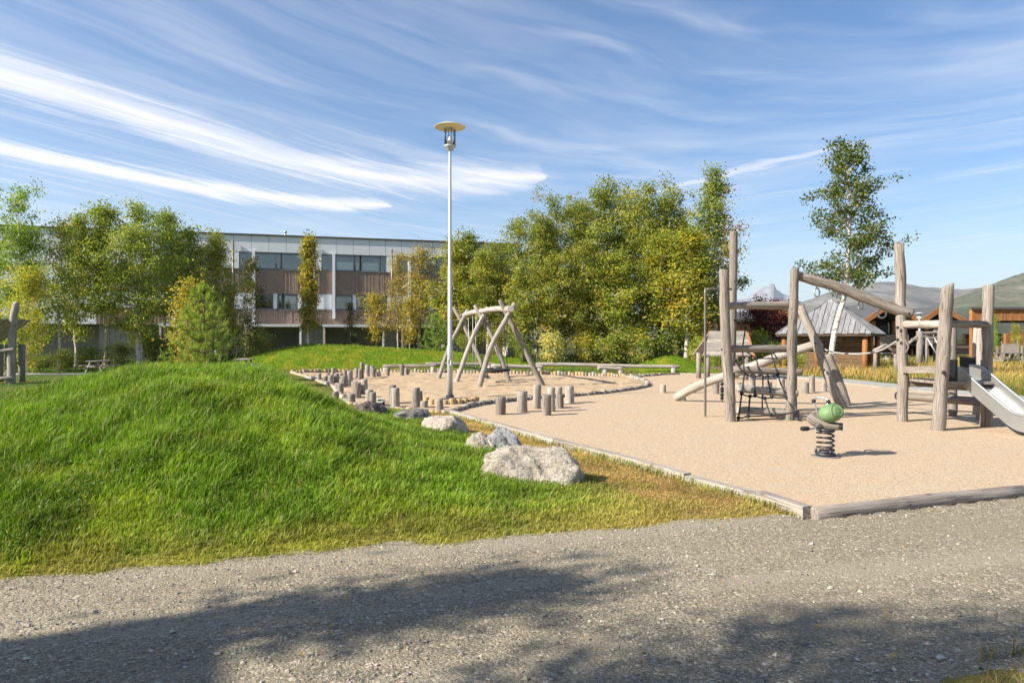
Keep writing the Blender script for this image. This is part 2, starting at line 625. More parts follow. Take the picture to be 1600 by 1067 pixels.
def make_clear():
    m, w = mat('lamp_glass')
    fr = w.n('ShaderNodeFresnel', {'IOR': 1.35})
    g = w.n('ShaderNodeBsdfGlossy', {'Color': (1, 1, 1, 1), 'Roughness': 0.02})
    t = w.n('ShaderNodeBsdfTransparent', {'Color': (0.9, 0.93, 0.95, 1)})
    mx = w.n('ShaderNodeMixShader', {0: fr.outputs[0], 1: t.outputs[0], 2: g.outputs[0]})
    w.n('ShaderNodeOutputMaterial', {0: mx.outputs[0]})
    return m


M['glass'] = make_glass()
M['clear'] = make_clear()


def make_bark():
    m, w = mat('birch_bark')
    g = w.n('ShaderNodeTexCoord').outputs['UV']
    n1 = w.noise(w.mapping(g, (3, 9, 1)), 1.0, 4, 0.6, 0.5)
    n2 = w.noise(w.mapping(g, (5, 2.2, 1)), 1.0, 3, 0.6)
    c = w.mix(w.sstep(n1, 0.52, 0.66), (0.58, 0.53, 0.46), (0.10, 0.085, 0.07))
    c = w.mix(w.m('MULTIPLY', w.sstep(n2, 0.5, 0.7), 0.6), c, (0.33, 0.22, 0.14))
    finish(w, c, 0.85, n1, 0.4, 0.01, 0.2)
    return m


def make_dark_bark():
    m, w = mat('twig_bark')
    g = w.n('ShaderNodeTexCoord').outputs['UV']
    n1 = w.noise(w.mapping(g, (8, 3, 1)), 1.0, 4, 0.6, 0.5)
    c = w.mix(n1, (0.10, 0.075, 0.055), (0.25, 0.19, 0.145))
    finish(w, c, 0.9, n1, 0.4, 0.01, 0.2)
    return m


M['bark'] = make_bark()
M['twig'] = make_dark_bark()


def make_gravel():
    m, w = mat('gravel')
    p = w.n('ShaderNodeNewGeometry').outputs['Position']
    v1 = w.n('ShaderNodeTexVoronoi', {'Vector': p, 'Scale': 55.0, 'Randomness': 1.0})
    v2 = w.n('ShaderNodeTexVoronoi', {'Vector': p, 'Scale': 120.0, 'Randomness': 1.0})
    big = w.noise(p, 0.8, 5, 0.6)
    r1 = w.n('ShaderNodeSeparateColor', {0: v1.outputs['Color']}).outputs[0]
    r2 = w.n('ShaderNodeSeparateColor', {0: v2.outputs['Color']}).outputs[1]
    c = w.ramp(r1, [(0.0, (0.115, 0.098, 0.068)), (0.45, (0.22, 0.186, 0.130)), (0.85, (0.31, 0.265, 0.192)), (1.0, (0.50, 0.44, 0.338))])
    c2 = w.ramp(r2, [(0.0, (0.11, 0.093, 0.064)), (0.7, (0.25, 0.212, 0.148)), (1.0, (0.42, 0.367, 0.278))])
    c = w.mix(w.sstep(w.noise(p, 9, 4, 0.6), 0.4, 0.6), c, c2)
    c = w.mix(w.m('MULTIPLY', w.sstep(big, 0.45, 0.7), 0.5), c, (0.24, 0.20, 0.138))
    # compacted wheel lines and dusty strips along the path
    trk = w.noise(w.mapping(w.mapping(p, rot=(0, 0, R(-16.7))), (0.16, 1.5, 1)), 1.0, 5, 0.55)
    c = w.mix(w.m('MULTIPLY', w.sstep(trk, 0.48, 0.66), 0.55), c, (0.30, 0.262, 0.195))
    c = w.mix(w.m('MULTIPLY', w.sstep(trk, 0.46, 0.32), 0.35), c, (0.15, 0.13, 0.095))
    h = w.m('ADD', w.m('MULTIPLY', v1.outputs['Distance'], -1.0), w.m('MULTIPLY', v2.outputs['Distance'], -0.5))
    finish(w, c, 0.9, h, 0.55, 0.010, 0.2)
    return m


def make_playsurf():
    m, w = mat('rubber_granulate')
    p = w.n('ShaderNodeNewGeometry').outputs['Position']
    v1 = w.n('ShaderNodeTexVoronoi', {'Vector': p, 'Scale': 130.0})
    v2 = w.n('ShaderNodeTexVoronoi', {'Vector': p, 'Scale': 48.0})
    r1 = w.n('ShaderNodeSeparateColor', {0: v1.outputs['Color']}).outputs[0]
    r2 = w.n('ShaderNodeSeparateColor', {0: v2.outputs['Color']}).outputs[0]
    c = w.ramp(r1, [(0.0, (0.20, 0.135, 0.085)), (0.25, (0.40, 0.30, 0.20)), (0.7, (0.50, 0.385, 0.27)), (1.0, (0.62, 0.50, 0.38))])
    c = w.mix(w.m('MULTIPLY', w.sstep(r2, 0.80, 0.95), 0.5), c, (0.24, 0.175, 0.12))
    c = w.mix(1.0, c, (1.02, 1.015, 0.965), 'MULTIPLY')
    big = w.noise(p, 0.5, 6, 0.6)
    c = w.mix(w.m('MULTIPLY', w.sstep(big, 0.42, 0.72), 0.42), c, (0.46, 0.32, 0.21))
    st = w.noise(p, 1.7, 6, 0.7)
    c = w.mix(w.m('MULTIPLY', w.sstep(st, 0.48, 0.75), 0.42), c, (0.40, 0.35, 0.295))
    h = w.m('ADD', w.m('MULTIPLY', v1.outputs['Distance'], -1.0), w.m('MULTIPLY', v2.outputs['Distance'], -0.6))
    finish(w, c, 0.85, h, 0.6, 0.006, 0.25)
    return m


def make_sand():
    m, w = mat('sand')
    p = w.n('ShaderNodeNewGeometry').outputs['Position']
    n1 = w.noise(p, 3.0, 8, 0.7)
    n2 = w.noise(p, 40.0, 4, 0.7)
    c = w.ramp(n1, [(0.25, (0.27, 0.19, 0.115)), (0.5, (0.43, 0.32, 0.205)), (0.75, (0.52, 0.40, 0.27))])
    c = w.mix(w.m('MULTIPLY', w.sstep(n2, 0.55, 0.8), 0.4), c, (0.22, 0.15, 0.09))
    finish(w, c, 0.95, w.m('ADD', n1, w.m('MULTIPLY', n2, 0.3)), 0.8, 0.05, 0.1)
    return m


def make_lawn():
    m, w = mat('turf')
    p = w.n('ShaderNodeNewGeometry').outputs['Position']
    a = w.n('ShaderNodeAttribute', attribute_name='Col')
    n1 = w.noise(p, 6.0, 8, 0.7)
    n2 = w.noise(p, 60.0, 4, 0.7)
    c = w.mix(w.sstep(n1, 0.3, 0.75), w.mix(1.0, a.outputs['Color'], (0.55, 0.52, 0.5), 'MULTIPLY'), w.mix(1.0, a.outputs['Color'], (1.1, 1.05, 1.0), 'MULTIPLY'))
    c = w.mix(w.m('MULTIPLY', w.sstep(n2, 0.5, 0.8), 0.35), c, (0.06, 0.05, 0.025))
    finish(w, c, 0.95, w.m('ADD', n1, n2), 0.7, 0.05, 0.1)
    return m


def make_rock(name, light, mid, dark):
    m, w = mat(name)
    p = w.n('ShaderNodeTexCoord').outputs['Object']
    n1 = w.noise(p, 2.6, 9, 0.68, 0.5)
    n2 = w.noise(p, 14.0, 6, 0.7)
    n3 = w.noise(w.mapping(p, (1, 1, 3.5), (0.5, 0.3, 0)), 3.4, 5, 0.6, 1.2)
    c = w.ramp(n1, [(0.28, dark), (0.45, mid), (0.62, light)])
    c = w.mix(w.m('MULTIPLY', w.sstep(n2, 0.52, 0.72), 0.55), c, dark)
    c = w.mix(w.m('MULTIPLY', w.sstep(w.m('ABSOLUTE', w.m('SUBTRACT', n3, 0.5)), 0.0, 0.03, 1.0, 0.0), 0.6), c, tuple(k * 0.45 for k in dark))
    li = w.noise(p, 8.0, 3, 0.5)
    c = w.mix(w.m('MULTIPLY', w.sstep(li, 0.62, 0.7), 0.5), c, (0.42, 0.36, 0.22))
    h = w.m('ADD', w.m('MULTIPLY', n1, 1.2), w.m('ADD', w.m('MULTIPLY', n2, 0.45), w.m('MULTIPLY', n3, 0.4)))
    finish(w, c, 0.9, h, 1.0, 0.09, 0.2)
    return m


M['gravel'] = make_gravel()
M['play'] = make_playsurf()
M['sand'] = make_sand()
M['lawn'] = make_lawn()
M['rock'] = make_rock('pale_rock', (0.55, 0.49, 0.415), (0.39, 0.345, 0.285), (0.13, 0.115, 0.097))
M['rock_pink'] = make_rock('pink_rock', (0.60, 0.51, 0.44), (0.46, 0.385, 0.325), (0.22, 0.18, 0.15))
M['rock_grey'] = make_rock('grey_rock', (0.42, 0.42, 0.42), (0.30, 0.30, 0.30), (0.16, 0.16, 0.16))
M['rock_slab'] = make_rock('slab_rock', (0.24, 0.235, 0.22), (0.17, 0.165, 0.155), (0.10, 0.095, 0.09))
M['rock_dark'] = make_rock('dark_rock', (0.17, 0.14, 0.12), (0.11, 0.09, 0.075), (0.055, 0.045, 0.04))

# ------------------------------------------------------------------ ground layout (metres, camera at 0,0)
PATH_EDGE = [(-30, 6.0), (-14, 4.6), (-8, 3.75), (-5, 4.05), (-3.37, 4.49), (-1.43, 5.10), (0.53, 5.68), (2.67, 6.16), (5.3, 7.08), (9, 8.35), (16, 10.8), (40, 19.5)]
PATH_NEAR = [(40, 15.8), (16, 7.4), (5.3, 4.1), (2.2, 3.30), (-3.4, 1.75), (-8, 1.6), (-14, 2.0), (-30, 3.0)]
PATH = PATH_EDGE + PATH_NEAR
KERB = [(2.67, 6.16), (2.46, 6.77), (1.98, 7.69), (1.37, 9.03), (0.67, 10.4), (0.13, 11.5), (-0.9, 13.77), (-1.3, 14.65)]
SP_CURVE = [(-1.34, 14.72), (-1.16, 15.5), (-0.78, 16.6), (0, 17.6), (0.9, 18.5), (1.8, 19.2), (3.08, 20.6), (4.15, 22.2), (4.73, 23.7), (5.05, 26.3), (5.0, 28.0)]
S_FAR = [(5.0, 28.0), (4.4, 29.2), (2.86, 30.5), (-1.2, 32.3), (-5, 33.3), (-8, 33.2), (-10.4, 32.2)]
S_LEFT = [(-10.4, 32.2), (-8.5, 28.4), (-7.16, 25.5), (-5.97, 22.8), (-4.9, 19.4), (-3.95, 16.75)]
S_NEAR = [(-3.95, 16.75), (-3.46, 16.4), (-2.8, 15.8), (-2.0, 15.2), (-1.39, 14.8)]
SAND = SP_CURVE + S_FAR[1:] + S_LEFT[1:] + S_NEAR[1:]
P_RIGHT = [(2.67, 6.16), (5.3, 7.08), (9, 8.35), (14.2, 10.17), (13.6, 13.5), (12.8, 17), (12.2, 22.5), (11.7, 27.5), (10.4, 30.4), (7.6, 31.0), (5.6, 30.0), (5.0, 28.0)]
PLAY = P_RIGHT + SP_CURVE[::-1][1:] + KERB[::-1][:-1]
STRIP = [(14.25, 10.2), (13.65, 13.5), (12.85, 17), (12.25, 22.5), (11.75, 27.5), (10.45, 30.45), (9.6, 30.9), (10.0, 32.0), (11.2, 31.6), (13.3, 28.2), (13.9, 22.5), (14.6, 17), (15.5, 13.5), (16.2, 10.8)]

M1X = [-14, -12, -10, -9, -7.9, -6.6, -5.4, -4.2, -3.44, -2.75, -1.97, -1.2, -0.5, 0.2]
M1Z = [0, 0.02, 0.16, 0.30, 0.53, 0.91, 1.09, 1.05, 0.85, 0.50, 0.25, 0.08, 0.01, 0]
M2X = [-19, -17, -15, -13.2, -11.4, -8.9, -6.4, -3.6, -0.7, 1.8, 4.3, 7, 12]
M2Z = [0, 0.12, 0.46, 0.98, 1.27, 1.20, 1.05, 0.87, 0.60, 0.36, 0.18, 0.02, 0]


def lawn_h(x, y):
    x = np.asarray(x, float)
    y = np.asarray(y, float)
    ye = np.interp(x, [p[0] for p in PATH_EDGE], [p[1] for p in PATH_EDGE])
    xs = x + 0.46 * np.clip(y - 10.5, -4.5, 6)
    zx = np.interp(xs, M1X, M1Z)
    t = np.clip((y - ye) / np.maximum(10.6 - ye, 0.5), 0, 1)
    up = np.clip(t, 0, 1) ** 1.25
    up = np.where(t < 1, np.sin(up * math.pi / 2), 1.0)
    dn = 1 - ss(y, 10.4, 15.6)
    h = zx * up * dn
    z2 = np.interp(x, M2X, M2Z)
    h = h + z2 * ss(y, 32.9 + 0.03 * x, 38.0) * (1 - ss(y, 38.5, 45))
    h = h + 0.72 * np.exp(-((x - 8.0) / 1.55) ** 2 - ((y - 34.2) / 1.5) ** 2)
    h = h + 0.035 * (fbm(x, y, 0.9, 3) - 0.5) * ss(np.hypot(x, y), 3, 6) + 0.02
    rough = ss(h, 0.1, 0.5) * (y < 18)
    h = h + rough * 0.17 * (fbm(x, y, 1.4, 8, 3) - 0.5)
    wob = (fbm(x, y, 2.2, 5, 4) - 0.5) * 0.35
    dp = spoly(x, y, PATH) + wob
    h = np.where(dp < 0.35, h * ss(dp, -0.05, 0.35) - 0.07 * (1 - ss(dp, -0.25, 0.1)), h)
    for poly, w in ((PLAY, 0.14), (SAND, 0.14), (STRIP, 0.1)):
        d = spoly(x, y, poly)
        h = np.where(d < w, h * ss(d, 0, w) - 0.09 * (1 - ss(d, -0.06, 0.05)), h)
    return h


def mixc(a, b, t):
    t = np.asarray(t)[..., None]
    return np.asarray(a) * (1 - t) + np.asarray(b) * t


def lawn_col(x, y):
    """turf colour: lush, yellowing or dry, with dark shaded hollows painted in"""
    x = np.asarray(x, float)
    y = np.asarray(y, float)
    n1 = fbm(x, y, 0.55, 31)
    n2 = fbm(x, y, 1.6, 47)
    n3 = fbm(x, y, 4.0, 51, 3)
    lush = np.array((0.125, 0.215, 0.014))
    yel = np.array((0.285, 0.355, 0.028))
    dry = np.array((0.43, 0.285, 0.10))
    mown = np.array((0.19, 0.20, 0.055))
    h = lawn_h(x, y)
    near = (y < 17) & (x < 3.2)
    ye = np.interp(x, [p[0] for p in PATH_EDGE], [p[1] for p in PATH_EDGE])
    fy = (1 - ss(y - ye, 0.2, 1.5)) * 0.9
    yl = np.clip(fy * ss(n2, 0.30, 0.55) * 1.1 + ss(n2 + 0.5 * (n1 - 0.5), 0.48, 0.72) * 0.62 + 0.04, 0, 1)
    c = mixc(np.broadcast_to(lush, x.shape + (3,)), yel, yl)
    # dry wedge between the boulders and the kerb
    dk = dline(x, y, KERB)
    tip = ss(x, -0.2, 1.9) * (1 - ss(y, 7.4, 9.5)) 
    wedge = np.clip((1 - ss(dk + (n2 - 0.5) * 0.7, 0.55, 1.15)) * ss(y, 5.5, 6.8) + tip * 0.85 + (n2 - 0.5) * 0.5 * tip, 0, 1) * near
    wedge = wedge * (1 - 0.65 * (dk < 0.13))
    c = mixc(c, dry, wedge * (0.72 + 0.28 * ss(n3, 0.3, 0.6)))
    c = c * (0.40 + 1.2 * fbm(x, y, 1.9, 57, 3))[..., None]  # tonal patches: uneven turf plus shaded hollows put into the colour
    ed = (1 - ss(spoly(x, y, PATH) + (n3 - 0.5) * 0.7, 0.05, 0.75)) * near
    c = mixc(c, np.array((0.37, 0.30, 0.08)), ed * 0.62)
    m = ss(y, 13.5, 16.5) * (1 - ss(h, 0.15, 0.4)) * (x < 6)
    c = mixc(c, mixc(np.broadcast_to(mown, x.shape + (3,)), np.array((0.10, 0.17, 0.03)), ss(n1, 0.4, 0.65)), m)
    bank = ss(y, 31, 33.5) * (x < 14)
    c = mixc(c, mixc(np.broadcast_to(np.array((0.135, 0.225, 0.010)), x.shape + (3,)), np.array((0.23, 0.26, 0.018)), ss(n2, 0.45, 0.7)), bank * ss(h, 0.02, 0.2))
    mead = ss(x, 11, 13.5) * ss(y, 14, 18)
    c = mixc(c, mixc(np.broadcast_to(np.array((0.30, 0.24, 0.07)), x.shape + (3,)), np.array((0.12, 0.16, 0.035)), ss(n1, 0.45, 0.62)), mead)
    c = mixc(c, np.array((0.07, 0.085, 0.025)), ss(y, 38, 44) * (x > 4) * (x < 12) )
    return c


def grid_mesh(name, xs, ys, hf, cf=None, smooth=True):
    X, Y = np.meshgrid(xs, ys)
    Z = hf(X, Y)
    nx, ny = len(xs), len(ys)
    V = np.stack([X, Y, Z], -1).reshape(-1, 3)
    i = np.arange(nx - 1)
    j = np.arange(ny - 1)
    I, J = np.meshgrid(i, j)
    a = (J * nx + I).ravel()
    Fq = np.stack([a, a + 1, a + nx + 1, a + nx], -1)
    me = npmesh(name, V, Fq, smooth)
    if cf is not None:
        setcol(me, cf(X, Y).reshape(-1, 3))
    return me


def npmesh(name, V, faces, smooth=False, tris=None):
    """faces (m,k); optional second face array with another k"""
    me = bpy.data.meshes.new(name)
    V = np.asarray(V, np.float32)
    sets = [np.asarray(faces, np.int32)] + ([np.asarray(tris, np.int32)] if tris is not None else [])
    nl = sum(f.size for f in sets)
    nf = sum(len(f) for f in sets)
    me.vertices.add(len(V))
    me.vertices.foreach_set('co', V.ravel())
    me.loops.add(nl)
    me.loops.foreach_set('vertex_index', np.concatenate([f.ravel() for f in sets]))
    me.polygons.add(nf)
    tot = np.concatenate([np.full(len(f), f.shape[1], np.int32) for f in sets])
    st = np.concatenate([[0], np.cumsum(tot)[:-1]]).astype(np.int32)
    me.polygons.foreach_set('loop_start', st)
    me.polygons.foreach_set('use_smooth', np.full(nf, smooth))
    me.update(calc_edges=True)
    return me


def setcol(me, C):
    a = me.color_attributes.new('Col', 'FLOAT_COLOR', 'POINT')
    D = np.ones((len(C), 4), np.float32)
    D[:, :3] = C
    a.data.foreach_set('color', D.ravel())


def spaced(lo, hi, fine_lo, fine_hi, step, grow=1.25):
    a = list(np.arange(fine_lo, fine_hi + 1e-6, step))
    s = step
    while a[-1] < hi:
        s *= grow
        a.append(a[-1] + s)
    s = step
    b = []
    x = fine_lo
    while x > lo:
        s *= grow
        x -= s
        b.append(x)
    return np.array(b[::-1] + a)


gx = spaced(-9000, 9000, -16, 15.5, 0.16)
gy = spaced(-9000, 12000, 1.0, 18, 0.16, 1.05)
gy = np.concatenate([gy[gy < 18], np.arange(18, 47, 0.3), spaced(47, 12000, 47, 47.5, 0.5)])
gy = np.unique(np.round(gy, 3))
lawn = struct('lawn', grid_mesh('lawn', gx, gy, lawn_h, lawn_col), M['lawn'])


def sheet(name, poly, z, material):
    bm = bmesh.new()
    vs = [bm.verts.new((p[0], p[1], z)) for p in poly]
    f = bm.faces.new(vs)
    bmesh.ops.triangulate(bm, faces=[f])
    bmesh.ops.recalc_face_normals(bm, faces=bm.faces[:])
    if sum(f.normal.z for f in bm.faces) < 0:
        bmesh.ops.reverse_faces(bm, faces=bm.faces[:])
    me = bpy.data.meshes.new(name)
    bm.to_mesh(me)
    bm.free()
    return struct(name, me, material)


def path_h(x, y):
    d = spoly(x, y, PATH)
    return 0.012 * (fbm(x, y, 1.1, 77, 3) - 0.5) + 0.006 * (fbm(x, y, 9.0, 78, 3) - 0.5) - 0.16 * ss(d, 0.5, 0.8) - 0.05 * (spoly(x, y, PLAY) < 0.06)


struct('gravel_path', grid_mesh('gravel_path', np.arange(-14, 18, 0.09), np.arange(-2.5, 12.5, 0.09), path_h), M['gravel'])
sheet('play_surface', PLAY, 0.0, M['play'])
m_, w_ = mat('fine_crushed_stone')
pp = w_.n('ShaderNodeNewGeometry').outputs['Position']
finish(w_, w_.mix(w_.noise(pp, 45, 3, 0.7), (0.20, 0.215, 0.20), (0.40, 0.42, 0.40)), 0.9, w_.noise(pp, 60, 3), 0.4, 0.01, 0.2)
sheet('footpath', STRIP, 0.004, m_)
sheet('back_path', [(-40, 31.0), (-40, 29.8), (-24, 29.6), (-16, 30.6), (-12.5, 31.6), (-12.5, 32.6), (-17, 32.0), (-24, 31.0)], 0.045, m_)


def sand_h(x, y):
    d = spoly(x, y, SAND)
    z = 0.0 + 0.10 * (fbm(x, y, 0.7, 91, 3) - 0.5) + 0.085 * (fbm(x, y, 2.6, 92, 3) - 0.5)
    pits = vn(x, y, 2.1, 95)
    z = z - 0.07 * ss(pits, 0.78, 0.95) + 0.02
    z = z * ss(-d, 0.0, 0.5)
    return z - 0.2 * ss(d, -0.02, 0.12)


struct('sand_pit', grid_mesh('sand_pit', np.arange(-11.5, 6, 0.13), np.arange(14, 34.2, 0.13), sand_h), M['sand'])


# ------------------------------------------------------------------ mountains
def make_hillmat(name, cols, sc):
    m, w = mat(name)
    p = w.n('ShaderNodeNewGeometry').outputs['Position']
    p = w.mapping(p, (1, 0.28, 1.3))
    n1 = w.noise(p, sc, 10, 0.68, 0.0)
    n2 = w.noise(w.mapping(p, loc=(300, 0, 0)), sc * 4, 8, 0.7)
    z = w.n('ShaderNodeSeparateXYZ', {0: p}).outputs[2]
    c = w.ramp(n1, [(0.32, cols[0]), (0.48, cols[1]), (0.62, cols[2])])
    c = w.mix(w.m('MULTIPLY', w.sstep(n2, 0.48, 0.66), 0.6), c, cols[3])
    finish(w, c, 0.95, w.m('ADD', n1, w.m('MULTIPLY', n2, 0.5)), 0.8, 12 / sc * 0.004, 0.05)
    return m


def hill(name, sil, D0, D1, material, rough, seed, nu=190, nd=60):
    """terrain rising from distance D0 to its ridge at D1; ridge heights by bearing"""
    us = (np.array([p[0] for p in sil], float) - 800) / F
    vs = (HOR - np.array([p[1] for p in sil], float)) / F
    u = np.linspace(us[0], us[-1], nu)
    t = np.linspace(0, 1.35, nd)
    U, T = np.meshgrid(u, t)
    Dd = D0 + (D1 - D0) * T
    X = U * Dd
    Y = Dd
    top = np.interp(U, us, vs) * D1 + EYE
    prof = np.where(T < 1, ss(T, -0.25, 1.0) - ss(0, -0.25, 1.0), (1 - ss(0, -0.25, 1.0)) * (1 - ((T - 1) / 0.5) ** 2))
    prof = np.clip(prof, 0, None) / (1 - ss(0, -0.25, 1.0))
    N = fbm(X, Y, 6.0 / D1, seed, 6) - 0.5
    N2 = np.abs(fbm(X, Y, 14.0 / D1, seed + 5, 5) - 0.5)
    Z = top * prof + (N * 1.0 - N2 * 1.2) * rough * np.sin(np.clip(T, 0, 1) * math.pi) ** 0.7 + (fbm(X, Y, 60 / D1, seed + 9, 3) - 0.5) * rough * 0.12
    Z[0, :] -= 20
    V = np.stack([X, Y, Z], -1).reshape(-1, 3)
    I, J = np.meshgrid(np.arange(nu - 1), np.arange(nd - 1))
    a = (J * nu + I).ravel()
    me = npmesh(name, V, np.stack([a, a + 1, a + nu + 1, a + nu], -1), True)
    return struct(name, me, material)


hm1 = make_hillmat('hillside', [(0.035, 0.055, 0.030), (0.085, 0.09, 0.055), (0.17, 0.155, 0.12), (0.045, 0.07, 0.035)], 0.011)
hm2 = make_hillmat('fell', [(0.075, 0.08, 0.065), (0.13, 0.125, 0.105), (0.21, 0.195, 0.175), (0.07, 0.08, 0.06)], 0.008)
hm3 = make_hillmat('bare_rock', [(0.13, 0.13, 0.14), (0.22, 0.22, 0.23), (0.34, 0.34, 0.35), (0.12, 0.12, 0.13)], 0.0035)
hill('hill', [(1330, 508), (1400, 500), (1440, 489), (1480, 470), (1500, 463), (1520, 456), (1560, 443), (1600, 431), (1680, 408), (1800, 380), (2000, 350), (2300, 340)], 900, 2300, hm1, 45, 5)
hill('far_hill', [(-900, 500), (300, 500), (900, 505), (1100, 497), (1225, 489), (1250, 476), (1280, 466), (1310, 457), (1340, 450), (1375, 445), (1400, 446), (1440, 452), (1500, 455), (1560, 450), (1640, 440), (2200, 430)], 1900, 4200, hm2, 70, 15, 300)
hill('mountain', [(900, 510), (1060, 492), (1085, 482), (1105, 470), (1120, 464), (1135, 470), (1150, 468), (1165, 468), (1178, 457), (1188, 451), (1197, 448), (1204, 443), (1210, 444), (1213, 452), (1222, 459), (1230, 462), (1238, 461), (1248, 470), (1256, 472), (1275, 478), (1300, 481), (1400, 490)], 5200, 9000, hm3, 260, 27, 320, 70)

# ------------------------------------------------------------------ apartment block
FA = Vector((-33.0, 47.6, 0))
FB = Vector((-5.6, 54.8, 0))
FD = (FB - FA).normalized()
FN = Vector((FD.y, -FD.x, 0))                # out of the facade, towards the playground


def fs(px):
    """metres along the facade of what shows at photo column px"""
    u = (px - 800) / F
    t = (u * FA.y - FA.x) / (FD.x - u * FD.y)
    return t


def fz(px, py):
    s_ = fs(px)
    Yd = FA.y + FD.y * s_
    return EYE + (HOR - py) / F * Yd


def fbox(mb, s0, s1, z0, z1, d0, d1):
    """box along the facade, from depth d0 to d1 (positive is outwards)"""
    a = FA + FD * s0
    b = FA + FD * s1
    q = [a + FN * d1, b + FN * d1, b + FN * d0, a + FN * d0]
    mb.hexa([p + Vector((0, 0, z0)) for p in q] + [p + Vector((0, 0, z1)) for p in q])


def apartment_block():
    S0, S1 = fs(-140), fs(800)
    top = 9.42
    zp0 = fz(450, 395)          # underside of parapet panels, head of the top windows
    zs3 = fz(450, 422)          # sill of the top windows
    zc3 = fz(450, 459)          # foot of the upper timber band
    zs2 = fz(450, 484)          # sill of the middle windows
    zc2 = fz(450, 508)          # foot of the lower timber band
    t = thing('apartment_block', 'long three storey apartment block with brown timber bands and grey panels behind the trees', 'building', (FA + FD * (S0 + S1) / 2))
    # core: floor slabs and a back wall pulled forward so daylight brightens it
    mb = MB()
    fbox(mb, S0, S1, zc2, top - 0.3, -9, -1.5)
    part('rear_wall', mb, M['interior'], t)
    mb = MB()
    for z0, z1 in ((zc2 - 0.02, zs2), (zc3, zs3), (zp0, top - 0.05)):
        fbox(mb, S0, S1, z0 + 0.02, z1 - 0.02, -1.49, -0.12)
    part('floor_slab', mb, M['plaster'], t)
    # parapet panels, one by one
    e = S0
    edges = []
    x = S0
    step = (fs(447) - fs(420))
    ph = fs(420)
    k0 = math.floor((S0 - ph) / step)
    k = k0
    pm = None
    while True:
        a, b = ph + k * step, ph + (k + 1) * step
        if a > S1:
            break
        mb = MB()
        fbox(mb, a + 0.012, b - 0.012, zp0, top - 0.06, -0.10, 0.0)
        part('panel', mb, M['panel'], t)
        k += 1
    S1 = ph + k * step
    mb = MB()
    fbox(mb, S0, S1, top - 0.06, top + 0.06, -9.1, 0.10)
    rf = part('roof', mb, M['charcoal'], t)
    for px in (443,):
        mb = MB()
        c = FA + FD * fs(px) - FN * 2.0
        mb.tube([c + Vector((0, 0, top + 0.05)), c + Vector((0, 0, top + 0.55))], 0.08, 10)
        mb.tube([c + Vector((0, 0, top + 0.55)), c + Vector((0, 0, top + 0.66))], 0.13, 10)
        part('vent_pipe', mb, M['galv'], rf)
    # timber bands
    for z0, z1 in ((zc3, zs3), (zc2, zs2)):
        mb = MB()
        rn = random.Random(int(z0 * 100))
        x = fs(150)
        while x < S1:
            wd = rn.choice((0.10, 0.13, 0.16))
            fbox(mb, x, x + wd - 0.018, z0, z1 - 0.03, -0.1, rn.choice((0.0, 0.012, 0.022)))
            x += wd
        part('timber_band', mb, M['brown_clad'], t, kind='stuff')
        mb = MB()
        fbox(mb, fs(150), S1, z1 - 0.03, z1 + 0.04, -0.10, 0.06)
        part('sill', mb, M['frame'], t)

    # window rows: list of (kind, px0, px1)
    def row(z0, z1, items, sills):
        for kind, a, b in items:
            s0, s1 = fs(a), fs(b)
            if kind == 'p':
                mb = MB()
                fbox(mb, s0, s1, z0 + 0.045, z1, -0.1, -0.02)
                part('panel', mb, M['panel_light'], t)
            else:
                fr = MB()
                w_ = 0.07
                fbox(fr, s0, s1, z0 + 0.045, z0 + 0.045 + w_, -0.14, -0.04)
                fbox(fr, s0, s1, z1 - w_ * 2.2, z1, -0.14, -0.04)
                fbox(fr, s0, s0 + w_, z0 + 0.045 + w_, z1 - 2.2 * w_, -0.14, -0.04)
                fbox(fr, s1 - w_, s1, z0 + 0.045 + w_, z1 - 2.2 * w_, -0.14, -0.04)
                wo = part('window', fr, M['frame'], t)
                g = MB()
                fbox(g, s0 + w_, s1 - w_, z0 + 0.045 + w_, z1 - 2.2 * w_, -0.11, -0.095)
                part('pane', g, M['glass'], wo)
                if kind in ('b', 'c'):
                    g = MB()
                    zz = z0 + (z1 - z0) * (0.48 if kind == 'b' else 0.0) + 0.1
                    fbox(g, s0 + 0.12, s1 - 0.1, z0 + 0.12 if kind == 'b' else z1 - 0.75, zz if kind == 'b' else z1 - 0.2, -0.16, -0.13)
                    part('blind', g, M['white'], wo)

    top_items = [('p', 345, 373), ('w', 373, 393), ('w', 398, 431), ('w', 431, 438.5), ('w', 440, 466), ('w', 466, 478), ('p', 478, 502),
                 ('w', 502, 518.5), ('b', 524, 553.5), ('b', 554.5, 562), ('b', 564.5, 593.5), ('w', 594.5, 604), ('p', 604, 621), ('w', 622, 637), ('w', 642, 672), ('w', 673, 682), ('w', 683, 715), ('p', 716, 740), ('w', 741, 790)]
    mid_items = [('p', 366, 394), ('w', 398, 426.5), ('p', 427, 433), ('c', 434, 441), ('c', 443, 464), ('p', 465, 472), ('c', 473, 490), ('p', 495, 519.5),
                 ('w', 524, 550.5), ('p', 551, 556.5), ('c', 557, 566), ('c', 567, 604), ('p', 605, 637), ('w', 642, 670), ('p', 671, 677), ('w', 678, 720), ('p', 721, 790)]
    # the rhythm goes on to the left behind the birches
    for sh in (-123,):
        top_items += [(k_, a + sh, b + sh) for k_, a, b in top_items if 345 <= a and b <= 470][1:]
        mid_items += [(k_, a + sh, b + sh) for k_, a, b in mid_items if 366 <= a and b <= 490]
    row(zs3, zp0, top_items, None)
    row(zs2, zc3, mid_items, None)
    # plain grey wall at the left end
    k = 0
    x0, x1 = S0, fs(150)
    n = 9
